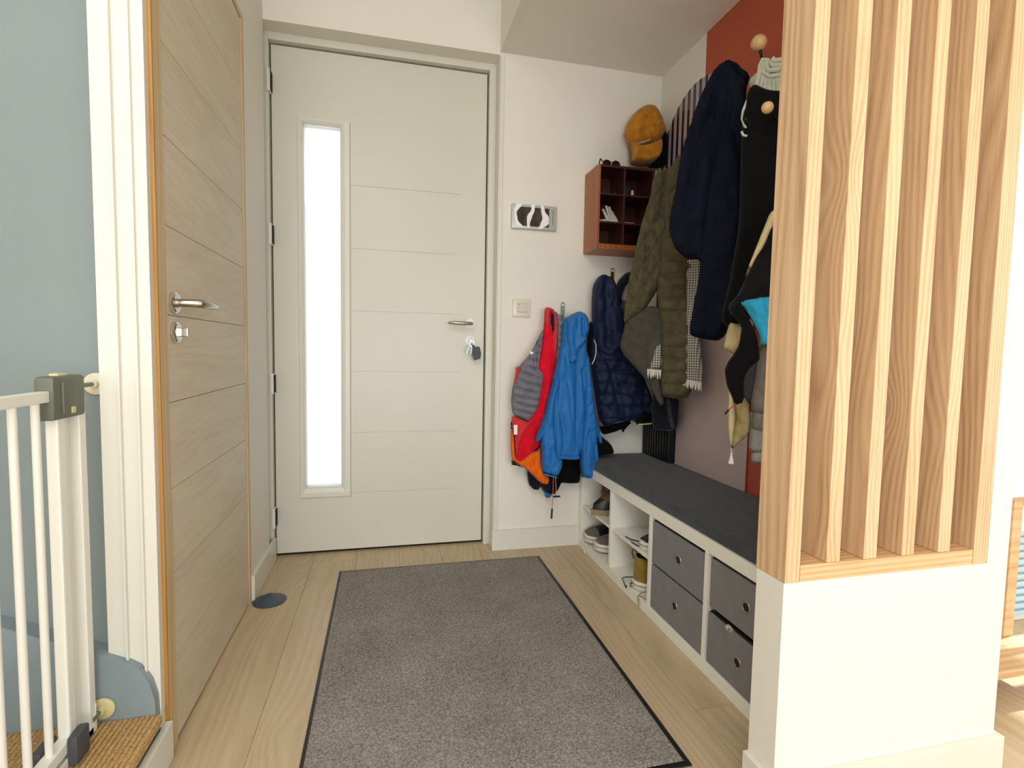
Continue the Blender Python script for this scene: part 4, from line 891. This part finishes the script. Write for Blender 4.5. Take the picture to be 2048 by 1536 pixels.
cloth('body', 'black_cloth', (1.05,2.36,0), [(-0.0714,0.6058),(-0.0288,0.566),(0.014,0.5355),(0.0309,0.5006),(0.0289,0.4809),(-0.0726,0.4741),(-0.0904,0.5527)], bg_, T=.05, Tb=.04, r=.03)
hm = empty('bicycle_helmet', (1.21, 2.39, 1.25), label='lilac-white bicycle helmet hanging between the navy puffer and the olive jacket', cat='helmet')
cloth('shell', 'lilac_white', (1.2,2.4,10), [(-0.0306,1.3123),(0.0019,1.3083),(0.0169,1.2356),(-0.0121,1.2056),(-0.0446,1.2073),(-0.0779,1.2334),(-0.0692,1.2725),(-0.0501,1.2997)], hm, T=.06, Tb=.04, r=.05, nz=0)
cloth('rim', 'gate_dark', (1.2,2.4,10), [(-0.0779,1.2358),(-0.0446,1.2073),(-0.0121,1.2056),(-0.0056,1.1618),(-0.0548,1.1363),(-0.0737,1.1799)], hm, T=.05, Tb=.03, r=.03, nz=0)

# ================================================================ CLOTHES: right wall rack
PO = (1.13,2.06,38)
ol = empty('quilted_jacket', (1.13, 2.06, 1.3), label='olive quilted jacket hanging open at the far end of the rack', cat='jacket')
def c2(s): return s
cloth('lining', 'olive_lining', PO, [(-0.1134,1.1411),(-0.0334,1.1829),(0.0299,1.1607),(0.0669,0.9917),(0.0198,0.8624),(0.0446,0.7518),(0.0194,0.7546),(-0.0305,0.8495),(-0.0886,0.9128),(-0.1477,0.9771),(-0.1576,1.01),(-0.1383,1.0977)], ol, T=.025, Tb=.02, r=.02, nz=.004, nf=(12, 8), quilt=('h', .06, .004, .5), label='brown-grey lining', folds=[([(-0.1127,1.1194),(-0.1399,1.0102),(-0.0451,0.9032),(0.0276,0.7594)], .008, .012)])
cloth('front', 'olive', PO, [(0.0594,1.7981),(0.0391,1.75),(-0.0215,1.7369),(-0.0391,1.708),(-0.0487,1.6261),(-0.0775,1.545),(-0.0938,1.4618),(-0.1082,1.3775),(-0.127,1.2926),(-0.141,1.1848),(-0.1427,1.0977),(-0.1127,1.1194),(-0.0539,1.1619),(-0.0101,1.2354),(0.0284,1.3181),(0.065,1.4303),(0.13,1.4465),(0.1253,1.5685),(0.0987,1.7527)], ol, T=.065, Tb=.03, r=.03, step=.0045, quilt=('d', .055, .012), cr=(.008, 6, 2, .1), nz=.004, nf=(10, 5), seed=3, folds=[([(0.0196,1.732),(-0.0008,1.5593),(-0.0415,1.4161),(-0.0646,1.162)], -.012, .012)], label='quilted front panel')
cloth('sleeve', 'olive', PO, [(0.0186,1.4748),(0.0485,1.4933),(0.1489,1.4655),(0.1533,1.2),(0.1475,0.9931),(0.1519,0.8258),(0.1371,0.7934),(0.0847,0.7841),(0.0327,0.792),(0.0239,0.8626),(0.0277,0.9911),(0.0149,1.1185),(-0.0006,1.2034),(-0.0063,1.2459)], ol, T=.09, Tb=.0, r=.03, step=.005, quilt=('h', .05, .009), cr=(.008, 8, 4, .12), nz=.005, nf=(10, 9), seed=6)
cloth('shoulder', 'olive', PO, [(0.0672,1.8011),(0.1085,1.7515),(0.1238,1.609),(0.1087,1.4887),(0.0617,1.4099),(0.0227,1.4745),(0.0108,1.5789),(0.0199,1.7218)], ol, T=.085, Tb=.02, r=.035, nz=.004, step=.005, quilt=('d', .055, .010), cr=(.008, 7, 3, .12), seed=9)

def fringe(nm, plane, pts, parent, mat, L=.03, n=14, out=.03):
    m = MB(); (a0, z0), (a1, z1) = pts
    for i in range(n):
        t = (i+.5)/n; a = a0+(a1-a0)*t; z = z0+(z1-z0)*t; j = random.uniform(-.004, .004)
        m.tube([on(plane, a, z+.006, out), on(plane, a+j*.4, z-L*.5, out+.002), on(plane, a+j, z-L*random.uniform(.75, 1.15), out)], [.0024, .0022, .001], 5)
    return m.build(nm, mat, parent, True, kind='stuff')
PS = (1.215,1.93,60)
sf = empty('check_scarf', (1.215, 1.93, 1.2), label='fringed black and white check scarf hanging between the olive jacket and the navy coat', cat='scarf')
cloth('near_end', 'check', PS, [(-0.0387,1.3704),(-0.0263,1.3891),(0.0324,1.3723),(0.0339,1.1938),(0.0315,1.0537),(0.0487,0.9533),(0.0569,0.8629),(0.0337,0.8555),(-0.0171,0.8648),(-0.0235,0.91),(-0.0233,1.1154)], sf, T=.022, Tb=.015, r=.02, nz=.004, nf=(14, 5))
fringe('fringe', PS, [(-0.0217,0.8687),(0.0572,0.8569)], sf, 'sole_white', .03, 18, .012)
cloth('far_end', 'check', PO, [(-0.0023,1.012),(0.0266,1.023),(0.0348,0.9101),(-0.0237,0.8996),(-0.0282,0.9081)], sf, T=.045, Tb=.0, r=.02, nz=.002)
fringe('fringe', PO, [(-0.0281,0.9038),(0.0309,0.9014)], sf, 'sole_white', .03, 12, .045)

PC = (1.1,1.66,42)
nc = empty('navy_coat', (1.1, 1.66, 1.5), label='long navy wool coat hanging in the middle of the rack', cat='coat')
cloth('body', 'navy_wool', PC, [(0.0336,1.9688),(0.0543,1.9623),(0.0741,1.935),(0.0905,1.9119),(0.1046,1.9056),(0.0981,1.878),(0.0971,1.8297),(0.1138,1.7291),(0.1315,1.4976),(0.1325,1.2986),(0.107,1.165),(0.0812,1.0972),(0.0601,1.0629),(0.0309,1.0542),(-0.0097,1.2382),(-0.0259,1.3087),(-0.0773,1.3155),(-0.117,1.3536),(-0.1404,1.4141),(-0.1356,1.4757),(-0.1213,1.5621),(-0.1033,1.6814),(-0.0736,1.7964),(-0.0357,1.8901),(-0.0023,1.9492)], nc, T=.09, Tb=.05, r=.05, nz=.004, nf=(9, 2.5), seed=2, cr=(.018, 9, 1.0, .14),
      folds=[([(0.0337,1.9655),(-0.0076,1.8008),(-0.0558,1.6398),(-0.0832,1.4703)], -.016, .014), ([(0.05,1.9536),(0.033,1.7931),(0.0081,1.6135),(-0.0055,1.342)], -.014, .014), ([(0.0194,1.9278),(-0.0343,1.7722),(-0.067,1.6242),(-0.0929,1.4538)], .014, .014), ([(0.0473,1.9053),(0.0459,1.6748),(0.0342,1.3732)], .012, .02)])
cloth('sleeve', 'navy_wool', PC, [(0.0203,1.7123),(0.0748,1.736),(0.1033,1.6164),(0.1119,1.4169),(0.101,1.2331),(0.0812,1.0972),(0.0642,1.0421),(0.042,1.0246),(-0.0014,1.0295),(-0.0495,1.0417),(-0.0538,1.063),(-0.0408,1.1692),(-0.0299,1.2391),(-0.0239,1.3433),(-0.018,1.4464),(0.0006,1.5977)], nc, T=.105, Tb=.0, r=.045, nz=.004, nf=(10, 4), seed=6, cr=(.010, 8, 3, .12))
cloth('collar', 'navy_wool', PC, [(0.0577,1.955),(0.074,1.9383),(0.0904,1.9152),(0.1061,1.9052),(0.1011,1.8806),(0.0861,1.8725),(0.0729,1.8915),(0.0561,1.9196)], nc, T=.09, Tb=.0, r=.02, step=.006, nz=.002)

PK = (1.13,1.44,42)
bc = empty('black_coat', (1.13, 1.44, 1.5), label='black coat hanging behind the slatted screen under the pale knit', cat='coat')
cloth('body', 'black_cloth', PK, [(-0.0606,1.7611),(-0.0507,1.7935),(-0.0314,1.8044),(0.0087,1.7752),(0.063,1.7653),(0.0912,1.4465),(0.0918,1.1478),(-0.0171,1.0884),(-0.0823,1.0651),(-0.1059,1.0893),(-0.0811,1.2161),(-0.0619,1.387),(-0.066,1.6182),(-0.0654,1.7394)], bc, T=.06, Tb=.05, r=.05, nz=.006, nf=(9, 3), seed=3)
PH = (1.07,1.31,42)
hd = empty('black_fleece', (1.07, 1.31, 1.1), label='black fleece jacket with turquoise lining beside the slatted screen', cat='jacket')
cloth('body', 'soft_black', PH, [(0.0138,1.4162),(0.0326,1.414),(0.0393,1.1359),(0.0072,1.1425),(-0.0254,1.1463),(-0.0515,1.1385),(-0.0807,1.1306),(-0.0826,1.1102),(-0.09,1.0927),(-0.1011,1.0958),(-0.1103,1.1166),(-0.1054,1.1312),(-0.0858,1.154),(-0.0674,1.1968),(-0.0439,1.2672),(-0.0215,1.3503)], hd, T=.055, Tb=.03, r=.03, nz=.003, nf=(12, 8), seed=1, cr=(.006, 7, 4, .12))
cloth('inner_fold', 'black_cloth', PH, [(-0.1091,1.1225),(-0.0808,1.1335),(-0.049,1.0805),(-0.0268,1.0298),(-0.0213,0.9936),(-0.0174,0.9647),(-0.0429,0.9421),(-0.0578,0.9122),(-0.0546,0.8384),(-0.0788,0.8293),(-0.0911,0.8585),(-0.1049,0.8877),(-0.1123,0.9324),(-0.1049,0.955),(-0.0906,0.9777),(-0.0755,1.0075),(-0.0698,1.0661),(-0.1011,1.0958)], hd, T=.035, Tb=.02, r=.03, nz=.004, seed=2)
cloth('turquoise_lining', 'turquoise', PH, [(-0.0822,1.1335),(-0.0583,1.1416),(-0.0254,1.1463),(0.026,1.1504),(0.0331,0.9945),(-0.0061,1.0054),(-0.0192,1.0052),(-0.0246,1.0399),(-0.0377,1.066),(-0.0565,1.1009)], hd, T=.05, Tb=-.0, r=.02, nz=.003, nf=(30, 22), seed=5, cr=(.010, 14, 12, .14), label='turquoise lining')
MB().tube([on(PH, *q, .03) for q in [(-0.0764,0.8355),(-0.0842,0.826),(-0.0921,0.8164)]], .0018, 6).build('pull_cord', 'red_cord', hd, True, label='red pull cord')
MB().tube([on(PH, *q, .03) for q in [(-0.0921,0.8164),(-0.1028,0.8036)]], .0030, 8).build('cord_end', 'black_plastic', hd, True)
PB = (1.0,1.24,42)
tb = empty('tote_bag', (1.1, 1.36, 1.0), label='beige cotton tote bag with long strap half hidden by the black fleece', cat='bag')
cloth('strap', 'beige', PB, [(0.0004,1.3607),(0.019,1.3718),(0.0157,1.3395),(0.0026,1.3118),(-0.0102,1.2731),(-0.0286,1.2437),(-0.0421,1.2109),(-0.0537,1.1898),(-0.0474,1.218),(-0.0298,1.2706),(-0.0146,1.316)], tb, T=.010, Tb=.004, r=.01, step=.006, nz=.001)
cloth('body', 'beige', (1.14,1.44,42), [(-0.0829,1.1006),(-0.0657,1.0812),(-0.0506,1.0732),(-0.0237,1.0572),(-0.0362,1.0097),(-0.0674,0.9788),(-0.0827,0.9866),(-0.1012,0.9976),(-0.0963,1.0251)], tb, T=.07, Tb=.0, r=.03, step=.006, nz=.002, label='pale rolled bag body')
PG = (1.16,1.46,42)
sh = empty('tassel_shawl', (1.16, 1.46, .8), label='cream and mustard gauze shawl ending in a white tassel above the bench', cat='shawl')
cloth('cream_fold', 'cream', PG, [(-0.0814,0.9933),(-0.0617,0.9936),(-0.0531,0.8961),(-0.0684,0.8297),(-0.0572,0.781),(-0.0582,0.7313),(-0.0625,0.6894),(-0.0664,0.6724),(-0.0751,0.6965),(-0.0817,0.7459),(-0.0826,0.804)], sh, T=.035, Tb=.01, r=.015, step=.006, nz=.002)
cloth('gauze_fold', 'taupe_gauze', PG, [(-0.0698,0.8626),(-0.0234,0.8325),(-0.0147,0.7679),(-0.0173,0.7252),(-0.0342,0.7005),(-0.0558,0.6752),(-0.0662,0.6674),(-0.0666,0.714),(-0.0572,0.781)], sh, T=.022, Tb=.01, r=.02, step=.006, nz=.004, nf=(30, 20))
def tassel():
    q = [(-0.0664,0.6724),(-0.0642,0.6576),(-0.067,0.6138)]
    P0 = Vector(on(PG, *q[0], .012)); P1 = Vector(on(PG, *q[1], .012)); P2 = Vector(on(PG, *q[2], .012))
    MB().tube([P0, P1], .0016, 6).build('tassel_cord', 'sole_white', sh, True)
    MB().lathe(P1, (0, 0, -1), [(0, 0), (.001, .004), (.005, .0045), (.008, .003), (.014, .005), (.036, .0095), (.037, .0)], 18).build('tassel', 'sole_white', sh, True, label='white tassel')
tassel()
gk = empty('grey_sweater', (1.2, 1.5, .9), label='grey-brown knitted sweater sleeve hanging behind the black fleece', cat='sweater')
PW = (1.2,1.47,42)
cloth('dark_body', 'dark_grey', PW, [(-0.0841,1.0104),(-0.0137,1.0112),(-0.0206,0.8315),(-0.0346,0.8108),(-0.0577,0.8209),(-0.0679,0.8452)], gk, T=.02, Tb=.015, r=.03)
cloth('sleeve', 'grey_knit', PW, [(-0.0269,1.0078),(0.0369,1.0118),(0.0401,0.7866),(0.0109,0.7877),(-0.0369,0.7941),(-0.043,0.8301),(-0.0339,0.8965)], gk, T=.045, Tb=.02, r=.03, nz=.004)
cloth('cuff', 'grey_knit', PW, [(-0.034,0.7976),(0.0181,0.7915),(0.018,0.7277),(-0.0086,0.7302),(-0.0358,0.7344)], gk, T=.04, Tb=.02, r=.02, step=.004, wave=(.003, 900, 0), nz=.001)
cloth('shirt_tail', 'grey_check', PW, [(-0.0449,0.8051),(0.0279,0.7367),(0.0312,0.6633),(-0.0085,0.6606),(-0.0401,0.6605),(-0.0417,0.7305)], gk, T=.022, Tb=.015, r=.02, nz=.002)
cloth('pocket_tab', 'grey_check', PW, [(-0.031,0.6598),(0.0238,0.6658),(0.0256,0.6248),(-0.0308,0.6213)], gk, T=.02, Tb=.01, r=.02, nz=.002)
# pale chunky knit on the peg: coils of thick yarn
kn = empty('chunky_knit_scarf', (1.17, 1.53, 1.85), label='pale grey-green chunky knit scarf wound round the upper beech peg', cat='scarf')
PKn = (1.17,1.53,42)
def knit():
    m = MB()
    runs = [[(0.0116,1.9118),(0.0037,1.8935),(0.0018,1.8706),(0.0174,1.847),(0.0439,1.8351),(0.0637,1.837)],[(0.0175,1.9089),(0.0126,1.8883),(0.0136,1.868),(0.0316,1.8517),(0.0631,1.8494)],[(0.0235,1.9044),(0.0214,1.8863),(0.028,1.8694),(0.0624,1.8648)],[(0.0295,1.8999),(0.0373,1.8858),(0.0645,1.8796)],[(0.0364,1.9045),(0.0468,1.8959),(0.0638,1.895)],[(0.0044,1.8778),(-0.0005,1.8555),(-0.0039,1.8329),(-0.0042,1.8079)],[(0.0108,1.864),(0.0089,1.8426),(0.0069,1.8213),(0.0064,1.7995)],[(0.0203,1.8464),(0.0197,1.8279),(0.0189,1.8125),(0.0199,1.7921)],[(0.0323,1.8376),(0.0317,1.8192),(0.0322,1.8067),(0.033,1.7895)],[(0.044,1.832),(0.0447,1.8165),(0.0453,1.804),(0.0474,1.7881)],[(0.0554,1.8327),(0.0575,1.8169),(0.0597,1.801),(0.0631,1.788)]]
    for i, r_ in enumerate(runs):
        m.tube([on(PKn, a, z, .03+.004*(i % 3)) for a, z in r_], .0078, 8)
    m.build('yarn_coil', 'pale_knit', kn, True)
    cloth('drape', 'pale_knit', PKn, [(0.009,1.9046),(-0.0063,1.888),(-0.0235,1.8762),(-0.0318,1.8623),(-0.0266,1.8455),(-0.0082,1.8307),(0.0179,1.836),(0.0613,1.8268),(0.0581,1.8963)], kn, T=.03, Tb=.02, r=.02, wave=(.003, 300, 150))
knit()
zs_ = empty('striped_scarf', (1.13, 1.5, 1.8), label='black and white braided scarf loop hanging beside the navy coat collar', cat='scarf')
PZ = (1.07,1.46,42)
def braid():
    runs = [[(0.024,1.7749),(0.0134,1.7624),(0.0045,1.742),(-0.0031,1.7212),(-0.005,1.6992),(0.0031,1.6753),(0.0177,1.6623)],[(0.0284,1.7696),(0.0179,1.7541),(0.0105,1.7334),(0.0029,1.7126),(0.0009,1.6936),(0.0086,1.6788)],[(0.0314,1.7631),(0.0225,1.7458),(0.0163,1.7278),(0.0101,1.7082),(0.0067,1.6896)],[(0.0277,1.7521),(0.0259,1.7304),(0.0198,1.7123),(0.0149,1.6955),(0.0173,1.6728)]]
    for i, r_ in enumerate(runs):
        MB().tube([on(PZ, a, z, .012+.004*(i % 2)) for a, z in r_], .0042, 8).build('strand', 'pale_knit' if i % 2 == 0 else 'soft_black', zs_, True)
    r_ = [(-0.0047,1.6603),(0.0,1.649),(0.0101,1.6443),(0.0183,1.6488)]
    MB().tube([on(PZ, a, z, .012) for a, z in r_], .0038, 8).build('loop_end', 'pale_knit', zs_, True)
braid()
# folded umbrella with a printed cover between ribbed base and olive jacket
um = empty('folded_umbrella', (1.22, 2.2, .62), label='dark folded umbrella with mottled printed strap hanging under the olive jacket', cat='umbrella')
PU = (1.22,2.16,50)
cloth('canopy', 'dark_navy', PU, [(-0.0501,0.7612),(-0.0083,0.787),(0.0787,0.7928),(0.0798,0.6471),(0.0442,0.6275),(-0.038,0.628)], um, T=.025, Tb=.02, r=.03, nz=.005)
cloth('printed_strap', 'print_dark', PU, [(0.0224,0.7755),(0.0472,0.7862),(0.0619,0.7017),(0.0708,0.6462),(0.0667,0.6367),(0.0505,0.6418),(0.0372,0.6882)], um, T=.035, Tb=-.005, r=.012, step=.005, nz=.002)

# ================================================================ BEYOND THE PARTITION
tbx = empty('wooden_stand', (1.7, 1.3, 0), label='light wooden stand with low board and thin upright beyond the white half wall', cat='side table')
MB().box(1.45, 1.935, 1.056, 1.62, .084, .106, bev=.0015).build('low_board', 'table_wood', tbx)
MB().box(1.893, 1.932, 1.195, 1.222, .1065, .545, bev=.0015).build('upright', 'table_wood', tbx)
MB().box(1.933, 2.6, 1.195, 1.222, .524, .545, bev=.0015).build('top_rail', 'table_wood', tbx)
MB().box(2.562, 2.6, 1.195, 1.222, 0, .5235, bev=.0015).build('upright', 'table_wood', tbx)
for x, y in ((1.47, 1.09), (1.89, 1.09), (1.47, 1.56), (1.89, 1.56)): MB().box(x, x+.03, y, y+.03, 0, .0835, bev=.001).build('foot', 'table_wood', tbx)
cr = empty('ribbed_basket', (2.45, 1.6, 0), label='pale blue horizontally ribbed basket behind the wooden stand', cat='basket')
MB().box(2.22, 2.74, 1.42, 1.72, .0, .365, bev=.004).build('body', 'white_paint', cr)
for k in range(12): MB().box(2.21, 2.75, 1.405, 1.42, .03+k*.028, .045+k*.028, bev=.002).build('rib', 'blue_stripe', cr)
